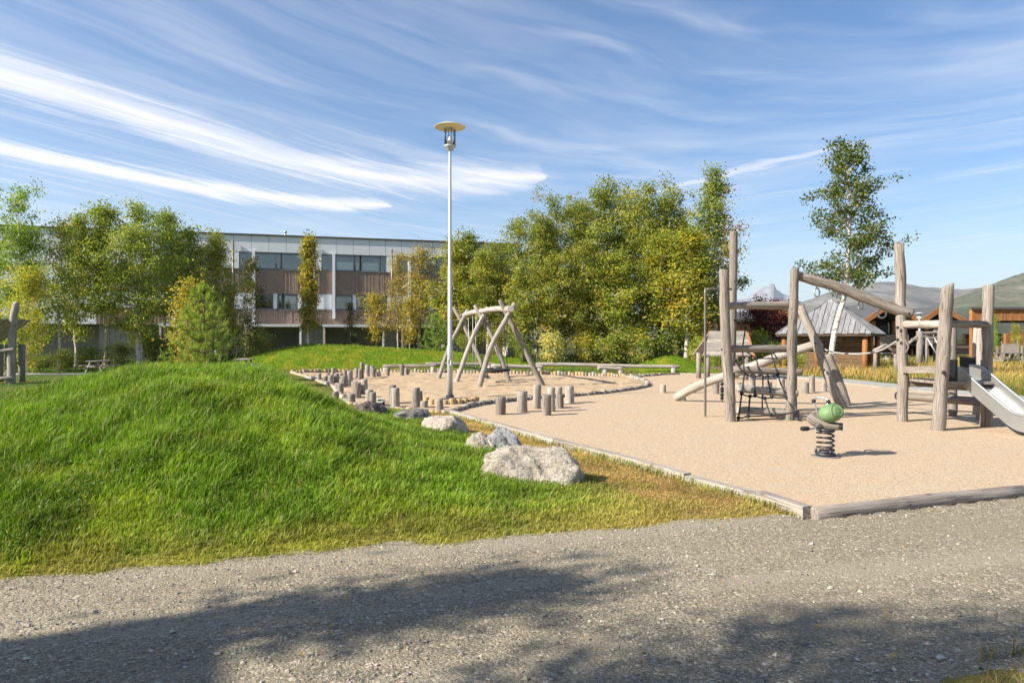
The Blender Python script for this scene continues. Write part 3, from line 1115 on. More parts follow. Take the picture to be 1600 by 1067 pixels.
    for i in range(n):
        a = x0 + (x1 - x0) * i / n
        b = x0 + (x1 - x0) * (i + 1) / n
        for z0, z1 in ((zc2, zs2), (zs2, zc3), (zc3, zs3), (zs3, zp0)):
            mb = MB()
            fbox(mb, a + 0.01, b - 0.01, z0 + 0.012, z1 - 0.012, -0.1, 0.0)
            part('panel', mb, M['panel_light'], t)
    for z0, z1 in ((zs3, zp0), (zs2, zc3)):
        mb = MB()
        fbox(mb, fs(150), fs(222), z0 + 0.05, z1 - 0.01, -0.1, -0.03)
        part('wall', mb, M['panel_light'], t)
    # pale fins and rainwater pipes
    for px, y0, y1 in ((396.5, 391, 508), (521.3, 396, 498), (639.5, 402, 503), (273, 386, 500)):
        mb = MB()
        fbox(mb, fs(px) - 0.11, fs(px) + 0.11, fz(px, y1), fz(px, y0), 0.03, 0.30)
        part('fin', mb, M['panel_light'], t)
    for px, y0, y1 in ((364.5, 377, 508), (491.5, 383, 500), (612, 390, 500), (240, 372, 505)):
        mb = MB()
        c = FA + FD * fs(px) + FN * 0.14
        mb.tube([c + Vector((0, 0, fz(px, y1))), c + Vector((0, 0, fz(px, y0)))], 0.075, 8)
        part('rainwater_pipe', mb, M['tube_steel'], t)
    # ground floor: recessed entrances under canopies
    mb = MB()
    fbox(mb, S0, S1, 0, zc2, -3.1, -2.4)
    part('ground_floor_wall', mb, M['ground_floor'], t)
    for a, b in ((472, 506), (600, 625), (340, 395), (700, 740), (150, 210)):
        mb = MB()
        n = max(2, int((fs(b) - fs(a)) / 0.35))
        for i in range(n):
            q0 = fs(a) + (fs(b) - fs(a)) * i / n
            q1 = fs(a) + (fs(b) - fs(a)) * (i + 1) / n
            fbox(mb, q0 + 0.01, q1 - 0.01, 0, zc2 - 0.01, -1.2, -0.6 + 0.02 * (i % 2))
        part('board_screen', mb, M['ground_floor'], t)
    for a, b in ((385, 474), (504, 600), (623, 690), (255, 345)):
        mb = MB()
        za = fz(a, 509)
        fbox(mb, fs(a), fs(b), 2.52, 2.72, -0.55, 1.5)
        c = part('canopy', mb, M['panel'], t)
        for px in (a + 3, b - 3):
            mb = MB()
            q = FA + FD * fs(px) + FN * 1.35
            mb.beam(q, q + Vector((0, 0, 2.515)), 0.16, 0.16)
            part('post', mb, M['log_grey'] if px == a + 3 else M['galv'], c)
    for px, w_, z0, z1 in ((440, 0.9, 0, 2.1), (420, 0.9, 0, 2.1), (540, 0.9, 0, 2.1), (585, 0.9, 0, 2.1), (648, 0.9, 0, 2.1)):
        mb = MB()
        fbox(mb, fs(px), fs(px) + w_, z0, z1, -2.39, -2.33)
        d = part('door', mb, M['frame'], t)
        mb = MB()
        fbox(mb, fs(px) + w_ - 0.14, fs(px) + w_ - 0.09, 1.0, 1.05, -2.33, -2.26)
        part('handle', mb, M['steel'], d)
    for px, z0, z1, w_ in ((555, 1.85, 2.1, 0.4), (555, 0.9, 1.3, 0.42), (635, 1.85, 2.1, 0.35), (635, 0.75, 1.45, 0.45)):
        mb = MB()
        fbox(mb, fs(px) - w_ / 2, fs(px) + w_ / 2, z0, z1, -2.39, -2.30 if z0 > 1.5 else -2.1)
        part('mailbox' if z0 < 1.5 else 'notice', mb, M['white'], t)


apartment_block()


def far_houses():
    """low timber row houses behind the meadow"""
    k = 62.0 / F

    def X(px, Y=62.0):
        return (px - 800) / F * Y

    def Z(py, Y=62.0):
        return EYE + (HOR - py) / F * Y

    def gable_house(px0, px1, apex, label, d0=59.5, d1=69.0, ridge=481, eave=502):
        x0, x1 = X(px0, d0), X(px1, d0)
        xm = X(apex, d0)
        zr, ze = Z(ridge, d0), Z(eave, d0)
        t = thing('row_house', label, 'house', ((x0 + x1) / 2, 64, 0), group='dark timber row houses behind the meadow')
        m = MB()
        m.box((x0 + 0.25, 63.0, 0), (x1 - 0.25, d1, ze))
        part('wall', m, M['black_clad'], t)
        m = MB()
        i = len(m.v)
        m.v += [Vector((x0 + 0.25, 63.0, ze)), Vector((x1 - 0.25, 63.0, ze)), Vector((xm, 63.0, zr - 0.22))]
        m.face((i, i + 1, i + 2))
        part('gable_wall', m, M['black_clad'], t)
        for sx in (x0, x1):
            m = MB()
            a, b = Vector((sx - (0.3 if sx == x0 else -0.3), d0, ze - 0.17)), Vector((xm, d0, zr))
            up = Vector((0, 0, 0.16))
            dp = Vector((0, d1 - d0, 0))
            q = [a, b, b + dp, a + dp] if sx == x0 else [b, a, a + dp, b + dp]
            m.hexa(q + [p + up for p in q])
            part('roof_slope', m, M['slate'], t)
            m = MB()
            e = Vector((0, -0.06, 0.02))
            m.beam(a + e, b + e, 0.10, 0.40)
            part('barge_board', m, M['orange_wood'], t)
        # balcony with posts and glazing behind
        m = MB()
        nb = 8
        for j in range(nb):
            bx0 = x0 + 0.3 + (x1 - x0 - 0.6) * j / nb
            bx1 = x0 + 0.3 + (x1 - x0 - 0.6) * (j + 1) / nb - 0.015
            m.box((bx0, 60.5, Z(539)), (bx1, 60.56, Z(523)))
        m.box((x0 + 0.3, 60.56, Z(540)), (x1 - 0.3, 63.0, Z(538)))
        part('balcony', m, M['log_grey'], t)
        for j, fx in enumerate((0.30, 0.70)):
            px_ = x0 + (x1 - x0) * fx
            m = MB()
            m.beam((px_, 60.8, 0), (px_, 60.8, ze + 0.1), 0.32, 0.2)
            part('post', m, M['orange_wood'], t)
            m = MB()
            m.box((px_ - 0.9, 62.9, Z(521)), (px_ + 0.7, 62.98, Z(504)))
            wd = part('window', m, M['glass'], t)
            m = MB()
            m.box((px_ - 0.8, 62.9, 0.1), (px_ + 0.6, 62.98, Z(542)))
            wd = part('window', m, M['glass'], t)
        return t

    gable_house(1352, 1436, 1394, 'dark row house with orange gable boards seen below the log with rings', ridge=474, eave=503)
    gable_house(1443, 1506, 1472, 'dark row house gable half hidden behind the leaning slanted top post')
    gable_house(1180, 1262, 1222, 'dark roofed row house showing beside the shingled shelter roof', ridge=487, eave=505)
    # long roofs running behind
    for a, b, y0, y1, lab in ((1205, 1375, 489, 500, 'long low house with dark grey roof behind the pointed shelter'), (1400, 1530, 485, 503, 'long low house with dark slate roof between the gables')):
        t = thing('terrace_house', lab, 'house', ((X(a, 70) + X(b, 70)) / 2, 75, 0), group='dark timber row houses behind the meadow')
        m = MB()
        m.box((X(a, 70), 70.4, 0), (X(b, 70), 80, Z(504, 70)))
        part('wall', m, M['black_clad'], t)
        m = MB()
        p = [Vector((X(a, 70), 69.5, Z(505, 70))), Vector((X(b, 70), 69.5, Z(505, 70))), Vector((X(b, 70), 75.5, Z(y0, 75))), Vector((X(a, 70), 75.5, Z(y0, 75)))]
        m.hexa(p + [q + Vector((0, 0, 0.2)) for q in p])
        p = [p[3], p[2], Vector((X(b, 70), 81.5, Z(505, 70))), Vector((X(a, 70), 81.5, Z(505, 70)))]
        m.hexa(p + [q + Vector((0, 0, 0.2)) for q in p])
        part('roof', m, M['slate'], t)
    # timber clad block on the right
    Yb = 48.0
    t = thing('timber_block', 'flat roofed block clad in orange timber with recessed balcony at right edge', 'house', (X(1640, Yb), Yb + 4, 0))

    def bb(a, b, y0, y1, d0, d1, mat_, nm):
        m = MB()
        x0, x1 = X(a, Yb), X(b, Yb)
        n = max(1, int((x1 - x0) / 0.22))
        if nm in ('fascia', 'balcony_front'):
            for i in range(n):
                q0 = x0 + (x1 - x0) * i / n
                q1 = x0 + (x1 - x0) * (i + 1) / n
                m.box((q0, Yb + d0 + 0.012 * (i % 3), Z(y1, Yb)), (q1 - 0.012, Yb + d1, Z(y0, Yb)))
        else:
            xb = X(a, Yb + d1) if d1 > 2.6 else x0
            q = [(x0 if d0 < 1 else X(a, Yb + d0), Yb + d0), (x1, Yb + d0), (x1, Yb + d1), (xb, Yb + d1)]
            m.hexa([(u, v, Z(y1, Yb)) for u, v in q] + [(u, v, Z(y0, Yb)) for u, v in q])
        return part(nm, m, mat_, t, kind='stuff' if n > 40 and nm == 'fascia' else None)

    bb(1519, 1760, 484, 501, 0, 0.3, M['orange_wood'], 'fascia')
    bb(1516, 1765, 480, 483.8, -0.15, 9, M['charcoal'], 'roof')
    bb(1519, 1525, 501, 572, 0, 0.3, M['orange_wood'], 'post')
    bb(1560, 1566, 540, 574, 0.1, 0.4, M['orange_wood'], 'post')
    bb(1590, 1597, 540, 574, 0.1, 0.4, M['orange_wood'], 'post')
    bb(1572, 1760, 521, 541, 0.02, 0.25, M['orange_wood'], 'balcony_front')
    bb(1521, 1758, 484, 566, 2.5, 8.8, M['black_clad'], 'wall')
    bb(1522, 1758, 541, 544, 0.3, 2.5, M['dark_wood'], 'balcony_floor')
    for a in (1530, 1580, 1620):
        w = bb(a, a + 26, 503, 538, 2.4, 2.47, M['glass'], 'window')
    # one house low behind the left part of the climbing frame
    Yc = 58.0
    t = thing('cottage', 'small orange timber cottage peeping behind the dark red tree', 'house', (X(1150, Yc), Yc + 3, 0))
    m = MB()
    m.box((X(1118, Yc), Yc, 0), (X(1190, Yc), Yc + 6, Z(500, Yc)))
    part('wall', m, M['orange_wood'], t)
    m = MB()
    p = [Vector((X(1110, Yc), Yc - 0.5, Z(502, Yc))), Vector((X(1196, Yc), Yc - 0.5, Z(502, Yc))), Vector((X(1196, Yc), Yc + 3, Z(489, Yc))), Vector((X(1110, Yc), Yc + 3, Z(489, Yc)))]
    m.hexa(p + [q + Vector((0, 0, 0.18)) for q in p])
    p = [p[3], p[2], Vector((X(1196, Yc), Yc + 6.5, Z(502, Yc))), Vector((X(1110, Yc), Yc + 6.5, Z(502, Yc)))]
    m.hexa(p + [q + Vector((0, 0, 0.18)) for q in p])
    part('roof', m, M['slate'], t)
    m = MB()
    m.box((X(1128, Yc), Yc - 0.05, Z(535, Yc)), (X(1142, Yc), Yc + 0.02, Z(515, Yc)))
    part('window', m, M['glass'], t)


far_houses()


def gazebo():
    Yc = 35.2
    c = Vector(((1299 - 800) / F * Yc, Yc, 0))
    t = thing('shelter', 'square wooden shelter with grey board pyramid roof in the meadow', 'shelter', c)
    ze, zt = 1.86, 3.62
    Rr = 3.05
    a0 = R(-126 - 45)
    z = Vector((0, 0, 1))
    cor = [c + Vector((math.cos(a0 + k * R(90)) * Rr, math.sin(a0 + k * R(90)) * Rr, ze)) for k in range(4)]
    kt = 0.09
    topc = [p.lerp(Vector((c.x, c.y, zt)), 1 - kt) for p in cor]
    for k in range(4):
        A_, B_, T0, T1 = cor[k], cor[(k + 1) % 4], topc[k], topc[(k + 1) % 4]
        nrm = (B_ - A_).cross(T0 - A_).normalized()
        if nrm.z < 0:
            nrm = -nrm
        m = MB()
        m.hexa([A_, B_, T1, T0] + [p + nrm * 0.018 for p in (A_, B_, T1, T0)])
        part('roof_deck', m, M['dark_wood'], t)
        n = 17
        up = (T0 + T1) / 2 - (A_ + B_) / 2

        def P(f, w):
            return A_.lerp(B_, f) + up * min(w, min(f, 1 - f) / (0.5 * (1 - kt)), 1.0)
        for i in range(n):
            f0, f1 = i / n + 0.003, (i + 1) / n - 0.003
            q = [P(f0, -0.02), P(f1, -0.02), P(f1, 1), P(f0, 1)]
            lift = nrm * (0.02 + 0.025 * (i % 2))
            m = MB()
            m.hexa([p + lift for p in q] + [p + lift + nrm * 0.03 for p in q])
            part('roof_board', m, M['shingle'], t)
        m = MB()
        m.beam(A_ + nrm * 0.05, T0 + z * 0.08, 0.12, 0.05)
        part('hip_board', m, M['shingle'], t)
        m = MB()
        m.beam(A_ - z * 0.06, B_ - z * 0.06, 0.05, 0.10)
        part('eave_board', m, M['dark_wood'], t)
    m = MB()
    m.lathe(Vector((c.x, c.y, zt - 0.30)), [(0.42, 0), (0.40, 0.05), (0.05, 0.34), (0.0, 0.36)], 4, False)
    part('roof_cap', m, M['shingle'], t)
    pc = [c + (p - c) * 0.86 for p in cor]
    for p in pc:
        p.z = 0
    for k in range(4):
        A_, B_ = pc[k], pc[(k + 1) % 4]
        for f in (0.0, 0.42):
            p = A_.lerp(B_, f)
            m = MB()
            m.tube([p - z * 0.1, p + z * (ze + 0.10)], 0.125, 10)
            part('post', m, M['orange_wood'], t)
        for j in range(15):
            zz = z * (0.10 + j * 0.117)
            m = MB()
            inn = (c.xy.to_3d() - (A_ + B_) / 2).normalized() * (0.16 if k else 0.75)
            m.beam(A_.lerp(B_, 0.05) + zz + inn, A_.lerp(B_, 0.95) + zz + inn, 0.03, 0.095)
            part('wall_slat', m, M['slat_wood'], t)


gazebo()


# ------------------------------------------------------------------ trees
def rv(rn, s=1.0):
    return Vector((rn.gauss(0, s), rn.gauss(0, s), rn.gauss(0, s)))


def leaf_mesh(name, C, N, S, colr, rng):
    """rhombic leaves: centres C, normals N, sizes S, colours"""
    n = len(C)
    a = rng.normal(size=(n, 3))
    N = N / np.linalg.norm(N, axis=1, keepdims=True)
    u = np.cross(N, a)
    u /= np.linalg.norm(u, axis=1, keepdims=True) + 1e-9
    v = np.cross(N, u)
    S = S[:, None]
    fold = N * S * 0.18
    V = np.stack([C - u * S * 0.62, C - v * S * 0.42 + fold, C + u * S * 0.62, C + v * S * 0.42 + fold], 1).reshape(-1, 3)
    k = np.arange(n)[:, None] * 4
    me = npmesh(name, V, np.concatenate([k, k + 1, k + 2, k + 3], 1), False)
    setcol(me, np.repeat(colr, 4, 0))
    me.materials.append(M['leaf'])
    return me


GREENS = np.array([(0.21, 0.25, 0.042), (0.145, 0.19, 0.036), (0.275, 0.295, 0.048), (0.335, 0.30, 0.052)])
GOLD = np.array([(0.42, 0.32, 0.04), (0.48, 0.33, 0.04), (0.38, 0.34, 0.05)])
ORANGE = np.array([(0.62, 0.30, 0.04), (0.55, 0.33, 0.05)])


def make_tree(seed, H=9.0, crown0=0.18, wmax=1.9, shape='birch', nbr=34, leaves=9375, lsize=0.095, gold=0.06, lean=0.03, forks=1, open_=0.0, pal=None, accent=None, clump=0.235, trunk_r=None):
    """returns (trunk mesh, crown mesh); base at origin, real size"""
    rn = random.Random(seed)
    rng = np.random.default_rng(seed)
    mb = MB()
    centers = []
    weights = []
    r0 = trunk_r or 0.011 * H + 0.02
    stems = []
    for f in range(forks):
        az = rn.uniform(0, 6.28)
        sp = 0 if forks == 1 else 0.09 * H * rn.uniform(0.6, 1.2)
        pts = []
        hh = H * (1 if f == 0 else rn.uniform(0.75, 0.95))
        dx, dy = rn.gauss(0, lean) * H, rn.gauss(0, lean) * H
        for k in range(9):
            t = k / 8
            wob = 0.012 * H
            pts.append(Vector((dx * t * t + math.cos(az) * sp * t ** 0.8 + rn.gauss(0, wob) * t * (1 - t) * 2, dy * t * t + math.sin(az) * sp * t ** 0.8 + rn.gauss(0, wob) * t * (1 - t) * 2, hh * t - (0.15 if k == 0 else 0))))
        rad = [r0 * (1 - 0.93 * (k / 8) ** 0.9) * (1.35 if k == 0 else 1) for k in range(9)]
        mb.tube(pts, rad, 7, per=2, jit=0.05, cap=False, seed=seed + f)
        stems.append((pts, hh))

    def prof(t):
        if shape == 'birch':
            return max(0.12, math.sin(math.pi * (0.16 + 0.76 * t))) ** 0.55
        if shape == 'round':
            return max(0.1, math.sqrt(max(0.0, 1 - (2 * t - 0.95) ** 2)))
        if shape == 'column':
            return 0.55 + 0.45 * math.sin(math.pi * t)
        return max(0.08, 1 - t) ** 0.8
    for b in range(nbr):
        pts, hh = stems[b % forks]
        t = (b + rn.random()) / nbr
        z = crown0 + (1 - crown0) * (t * 0.96)
        q = z * 8
        j = min(int(q), 7)
        base = pts[j].lerp(pts[j + 1], q - j)
        az = b * 2.399 + rn.gauss(0, 0.35)
        L = wmax * prof(t) * rn.uniform(0.42, 1.28)
        el = rn.uniform(0.25, 0.8) + t * 0.55
        if shape == 'column':
            el += 0.35
        d = Vector((math.cos(az) * math.cos(el), math.sin(az) * math.cos(el), math.sin(el)))
        droop = -0.18 * L if shape == 'birch' else 0.0
        e = base + d * L + Vector((0, 0, droop))
        mid = base + d * L * 0.5 + Vector((rn.gauss(0, .05), rn.gauss(0, .05), 0.05)) * L
        rb = max(0.008, r0 * 0.32 * (1 - t) + 0.006)
        mb.tube([base, mid, e], [rb, rb * 0.65, 0.005], 4, per=2, cap=False, seed=b)
        nc = max(2, int(2 + L * 2.6))
        for c in range(nc):
            f = 0.28 + 0.76 * (c + rn.random()) / nc
            p = base.lerp(mid, f * 2) if f < 0.5 else mid.lerp(e, f * 2 - 1)
            side = Vector((rn.gauss(0, 1), rn.gauss(0, 1), rn.gauss(0, 0.6))) * (0.16 * L)
            pc = p + side
            if side.length > 0.12:
                mb.tube([p, pc], [rb * 0.4 + 0.003, 0.003], 3, cap=False)
            centers.append(pc)
            weights.append(rn.uniform(0.5, 1.3) * (1.0 if rn.random() > open_ else 0.12))
    for pts, hh in stems:
        for k in range(5):
            centers.append(pts[-1] + Vector((rn.gauss(0, 0.1), rn.gauss(0, 0.1), -0.22 * k)))
            weights.append(0.55)
    C = np.array(centers)
    Wt = np.array(weights)
    Wt /= Wt.sum()
    idx = rng.choice(len(C), size=leaves, p=Wt)
    sg = clump * (0.7 + 0.6 * rng.random(len(C)))
    off = rng.normal(size=(leaves, 3)) * sg[idx][:, None] * np.array((1, 1, 0.8))
    P = C[idx] + off
    P[:, 2] = np.maximum(P[:, 2], 0.05)
    axis = np.array([0, 0, H * 0.5])
    out = P - np.array([0, 0, 1]) * (P[:, 2:3] * 0.85)
    out = out / (np.linalg.norm(out, axis=1, keepdims=True) + 1e-6)
    N = rng.normal(size=(leaves, 3)) * 0.75 + out * 0.75 + np.array((0, 0, 0.45))
    S = lsize * (0.6 + 0.75 * rng.random(leaves))
    g = GREENS if pal is None else np.array(pal)
    cidx = rng.integers(0, len(g), len(C))
    base = g[cidx][idx]
    rand = g[rng.integers(0, len(g), leaves)]
    col = base * 0.6 + rand * 0.4
    gc = rng.random(len(C)) < gold
    isg = gc[idx] & (rng.random(leaves) < 0.75) | (rng.random(leaves) < gold * 0.35)
    col[isg] = GOLD[rng.integers(0, 3, isg.sum())]
    if accent is not None:
        m = accent(P) & (rng.random(leaves) < 0.7)
        col[m] = ORANGE[rng.integers(0, 2, m.sum())]
    col = col * (0.75 + 0.5 * rng.random((leaves, 1)))
    tm = mb.mesh('trunk')
    tm.materials.append(M['bark'])
    return tm, leaf_mesh('crown', P, N, S, col, rng)


def plant_tree(arch, name, label, loc, sc=1.0, rz=0.0, tint=(1, 1, 1), group=None, cat='tree', parts=('trunk', 'crown')):
    t = thing(name, label, cat, loc, group, rz, sc)
    for nm, me in zip(parts, arch):
        o = put(nm, me, None, t)
        o.color = (*tint, 1)
    return t


A = {}
A['b1'] = make_tree(11, 9.5, 0.28, 2.1, nbr=44, leaves=15000, lsize=0.102)
A['b2'] = make_tree(12, 9.0, 0.18, 2.2, nbr=48, leaves=16250, forks=2, gold=0.06, lsize=0.102)
A['b3'] = make_tree(13, 8.5, 0.32, 1.8, nbr=38, leaves=11250, gold=0.09, lsize=0.102)
A['b4'] = make_tree(14, 10, 0.16, 2.4, nbr=54, leaves=18750, gold=0.05, forks=2, lsize=0.102)
A['b5'] = make_tree(15, 8.0, 0.22, 1.5, nbr=34, leaves=8750, gold=0.12, open_=0.2, lsize=0.11)
A['b6'] = make_tree(16, 7.0, 0.13, 1.9, nbr=38, leaves=11875, gold=0.11, lsize=0.102)
A['high'] = make_tree(19, 6.6, 0.76, 0.62, shape='round', nbr=24, leaves=1700, lsize=0.10, clump=0.2)
A['low'] = make_tree(17, 5.0, 0.06, 1.6, shape='round', nbr=34, leaves=8125, gold=0.10, lsize=0.085)
A['sparse'] = make_tree(18, 7.0, 0.25, 1.2, nbr=28, leaves=3750, gold=0.10, open_=0.3, lsize=0.10)
A['tall'] = make_tree(21, 11.0, 0.16, 1.7, nbr=48, leaves=15625, gold=0.03, clump=0.24, lsize=0.105,
                      accent=lambda P: (P[:, 0] > 0.25) & (P[:, 1] < 0.7) & (P[:, 2] > 5.6) & (P[:, 2] < 10.2))
A['column'] = make_tree(23, 7.0, 0.22, 0.62, shape='column', nbr=40, leaves=5250, gold=0.5, lsize=0.12, clump=0.2, pal=[(0.26, 0.24, 0.04), (0.34, 0.27, 0.04), (0.20, 0.20, 0.035)])
A['yellow'] = make_tree(24, 4.6, 0.12, 1.0, shape='round', nbr=28, leaves=3750, gold=0.6, lsize=0.10, pal=[(0.34, 0.30, 0.05), (0.40, 0.33, 0.05), (0.28, 0.27, 0.05)])
A['orange'] = make_tree(25, 4.3, 0.30, 1.15, shape='round', nbr=24, leaves=3250, gold=0.7, lsize=0.10, pal=[(0.30, 0.25, 0.04), (0.36, 0.24, 0.04), (0.24, 0.22, 0.04)])
A['rust'] = make_tree(26, 7.5, 0.30, 1.5, nbr=34, leaves=6250, gold=0.35, open_=0.2, lsize=0.085, pal=[(0.26, 0.19, 0.045), (0.22, 0.19, 0.04), (0.30, 0.20, 0.05)])
A['red'] = make_tree(27, 4.4, 0.15, 2.1, shape='round', nbr=44, leaves=13750, gold=0.0, lsize=0.125, pal=[(0.15, 0.030, 0.032), (0.09, 0.022, 0.025), (0.20, 0.045, 0.040)])
A['dark'] = make_tree(28, 6.5, 0.05, 1.3, nbr=34, leaves=5250, gold=0.03, open_=0.2, pal=[(0.06, 0.065, 0.022), (0.05, 0.06, 0.02), (0.08, 0.075, 0.025)])
A['bush'] = make_tree(31, 1.7, 0.02, 0.95, shape='round', nbr=26, leaves=3250, gold=0.12, lsize=0.075, clump=0.2, trunk_r=0.03)
A['bush2'] = make_tree(32, 1.3, 0.02, 1.0, shape='round', nbr=24, leaves=2750, gold=0.02, lsize=0.07, clump=0.2, trunk_r=0.025)


def make_landmark_birch():
    """tall open birch in the meadow, its clumps standing apart against the sky"""
    rn = random.Random(77)
    rng = np.random.default_rng(77)
    Yt = 27.5
    base = at(1297, 590, Yt)
    base.z = 0
    k = Yt / F

    def L(px, py, dy=0.0):
        p = at(px, py, Yt) - base
        p.y = dy
        return p
    mb = MB()
    tr = [Vector((0, 0, -0.2)), L(1300, 545), L(1309, 500), L(1318, 470), L(1324, 440), L(1326, 400), L(1328, 350), L(1327, 300), L(1326, 250), L(1327, 218)]
    mb.tube(tr, [0.125, 0.11, 0.10, 0.09, 0.075, 0.058, 0.045, 0.033, 0.02, 0.008], 8, per=3, jit=0.04, cap=False, seed=3)
    ends = [(1262, 420, .3), (1270, 408, -.3), (1284, 424, .5), (1292, 400, -.6), (1275, 350, -.2), (1283, 335, .6), (1296, 320, -.7), (1280, 300, .3), (1295, 290, .6), (1302, 270, -.4), (1310, 250, .4), (1304, 232, -.1), (1315, 224, .2), (1340, 222, .2), (1346, 240, -.3), (1355, 262, .3),
            (1352, 290, -.5), (1366, 310, .3), (1385, 290, -.1), (1376, 335, .5), (1360, 345, -.7), (1390, 352, .1), (1372, 372, -.4), (1385, 395, .4), (1395, 388, 0), (1365, 400, .8), (1376, 425, -.3), (1350, 420, .7), (1345, 385, -.8), (1345, 440, -.5), (1312, 440, .5), (1305, 415, .8), (1318, 380, -.9), (1312, 350, .9), (1335, 330, 1.0), (1330, 290, -.8), (1338, 410, 1.1), (1322, 320, -1.1), (1318, 290, .7), (1332, 250, -.4), (1325, 268, .5), (1380, 410, .6), (1335, 365, -1.2), (1300, 375, -.8), (1288, 310, -.5), (1368, 288, .7),(1300, 425, .2), (1330, 430, -.9), (1355, 375, .2), (1310, 330, .2), (1325, 235, .3), (1390, 372, -.5), (1360, 325, .1)]
    C = []
    for i, (x, y, dy) in enumerate(ends):
        e = L(x, y, dy)
        zb = max(L(1300, 460).z, e.z - rn.uniform(0.5, 1.0))
        # foot on the trunk
        bst = min((p for p in catmull(tr, 4)), key=lambda p: abs(p.z - zb))
        mid = bst.lerp(e, 0.5) + Vector((0, 0, 0.06))
        mb.tube([bst, mid, e], [0.028, 0.016, 0.005], 4, per=3, cap=False, seed=i)
        for q in range(4):
            f = 0.45 + 0.62 * q / 3
            p = (bst.lerp(mid, f * 2) if f < 0.5 else mid.lerp(e, f * 2 - 1)) + Vector((rn.gauss(0, .14), rn.gauss(0, .2), rn.gauss(0, .11)))
            C.append((p, rn.uniform(0.6, 1.2)))
    Cn = np.array([c[0] for c in C])
    Wt = np.array([c[1] for c in C])
    Wt /= Wt.sum()
    n = 11000
    idx = rng.choice(len(Cn), n, p=Wt)
    P = Cn[idx] + rng.normal(size=(n, 3)) * np.array((0.155, 0.18, 0.125))
    N = rng.normal(size=(n, 3)) + np.array((0, 0, 0.5))
    S = 0.088 * (0.6 + 0.8 * rng.random(n))
    g = np.array([(0.10, 0.135, 0.030), (0.075, 0.105, 0.025), (0.14, 0.16, 0.036)])
    col = g[rng.integers(0, 3, n)] * (0.75 + 0.5 * rng.random((n, 1)))
    gm = rng.random(n) < 0.025
    col[gm] = (0.34, 0.25, 0.05)
    tm = mb.mesh('trunk')
    tm.materials.append(M['bark'])
    return plant_tree((tm, leaf_mesh('crown', P, N, S, col, rng)), 'birch_tree', 'tall airy birch with white leaning trunk in front of the shelter', base)


make_landmark_birch()


def ground_at(px, Y):
    x = (px - 800) / F * Y
    return Vector((x, Y, float(lawn_h(np.array([x]), np.array([Y]))[0]) - 0.02))


def tree_px(arch, H, px, Y, top, **kw):
    """plant so that the crown top shows at height top"""
    loc = ground_at(px, Y)
    want = EYE + (HOR - top) / F * Y - loc.z
    s = want / H
    wf = kw.pop('wf', 1.0)
    plant_tree(A[arch], kw.pop('name', 'birch_tree'), kw.pop('label'), loc, (s * wf, s * wf, s), kw.pop('rz', px * 0.37), **kw)


HT = {'b1': 9.9, 'b2': 9.5, 'b3': 8.9, 'b4': 10.4, 'b5': 8.4, 'b6': 7.4, 'low': 5.4, 'sparse': 7.4, 'tall': 11.4, 'column': 7.4, 'yellow': 5.0, 'orange': 4.7, 'rust': 7.9, 'red': 5.0, 'dark': 6.8, 'bush': 2.0, 'bush2': 1.6}
GL = 'birches in front of the apartment block'
LT = [
    ('b4', 18, 33.0, 292, 'large leafy green tree at the far left edge', 0.9, (0.78, 1.0, 0.8)),
    ('b2', -45, 36.0, 320, 'leafy green tree cut off by the left picture edge', 0.9, (0.8, 1.0, 0.85)),
    ('low', 40, 30.5, 408, 'lower yellow green birch under the large tree at far left', 0.85, (1.25, 1.15, 0.9)),
    ('sparse', 92, 34.0, 338, 'slender birch with thin brown trunk right of the far left tree', 0.85, (0.9, 0.95, 0.9)),
    ('b5', 118, 36.5, 328, 'thin birch with pale stem, second slender one from the left', 0.8, (1.0, 1.0, 0.9)),
    ('b3', 165, 37.0, 318, 'birch with white lower trunk left of the big forked birch', 1.0, (0.95, 1.0, 0.9)),
    ('b2', 218, 35.5, 300, 'tall forked birch, broadest and highest of the left group', 0.95, (0.92, 0.98, 0.95)),
    ('b3', 258, 39.0, 330, 'birch just right of the tall forked birch', 0.9, (0.8, 0.95, 0.9)),
    ('b5', 288, 40.0, 350, 'thin topped birch behind the yellow tree', 0.9, (0.85, 0.95, 0.9)),
    ('b6', 332, 40.0, 366, 'olive birch above the young pine, before the grey parapet', 0.82, (0.95, 0.92, 0.8)),
    ('dark', 388, 43.0, 398, 'dark thin leaved tree close to the pale facade fin', 0.75, (1.0, 1.0, 1.0)),
    ('dark', 362, 41.5, 440, 'dark bushy tree behind the top of the young pine', 0.8, (1.0, 1.0, 1.0)),
]
for a, px, Y, top, lab, wf, tint in LT:
    tree_px(a, HT[a], px, Y, top, label=lab, wf=wf, tint=tuple(k * 1.25 for k in tint), group=GL)
tree_px('yellow', HT['yellow'], 291, 25.0, 428, label='yellow leaved young tree behind the young pine', name='young_tree', wf=1.0)
tree_px('column', HT['column'], 481, 42.5, 358, label='narrow columnar yellow tree in front of the brown timber bands', name='columnar_tree', wf=1.0)
tree_px('orange', HT['orange'], 588, 43.5, 455, label='small golden tree with leaning trunk in front of the entrance canopy', name='young_tree', wf=1.0)
tree_px('orange', HT['orange'], 640, 43.0, 462, label='small golden birch with forked white trunk right of the leaning one', name='young_tree', wf=0.8, rz=2.0)
tree_px('dark', HT['dark'], 548, 44.0, 470, label='small dark leaved tree between the entrance canopies', name='young_tree', wf=0.7)
tree_px('rust', HT['rust'], 655, 45.5, 385, label='rusty gold birch left of the lamp post', wf=1.15)
tree_px('rust', HT['rust'], 622, 46.5, 395, label='thin rusty birch against the facade, second left of the lamp post', wf=0.7, rz=3.0)
GR = 'birches in the grove behind the swings'
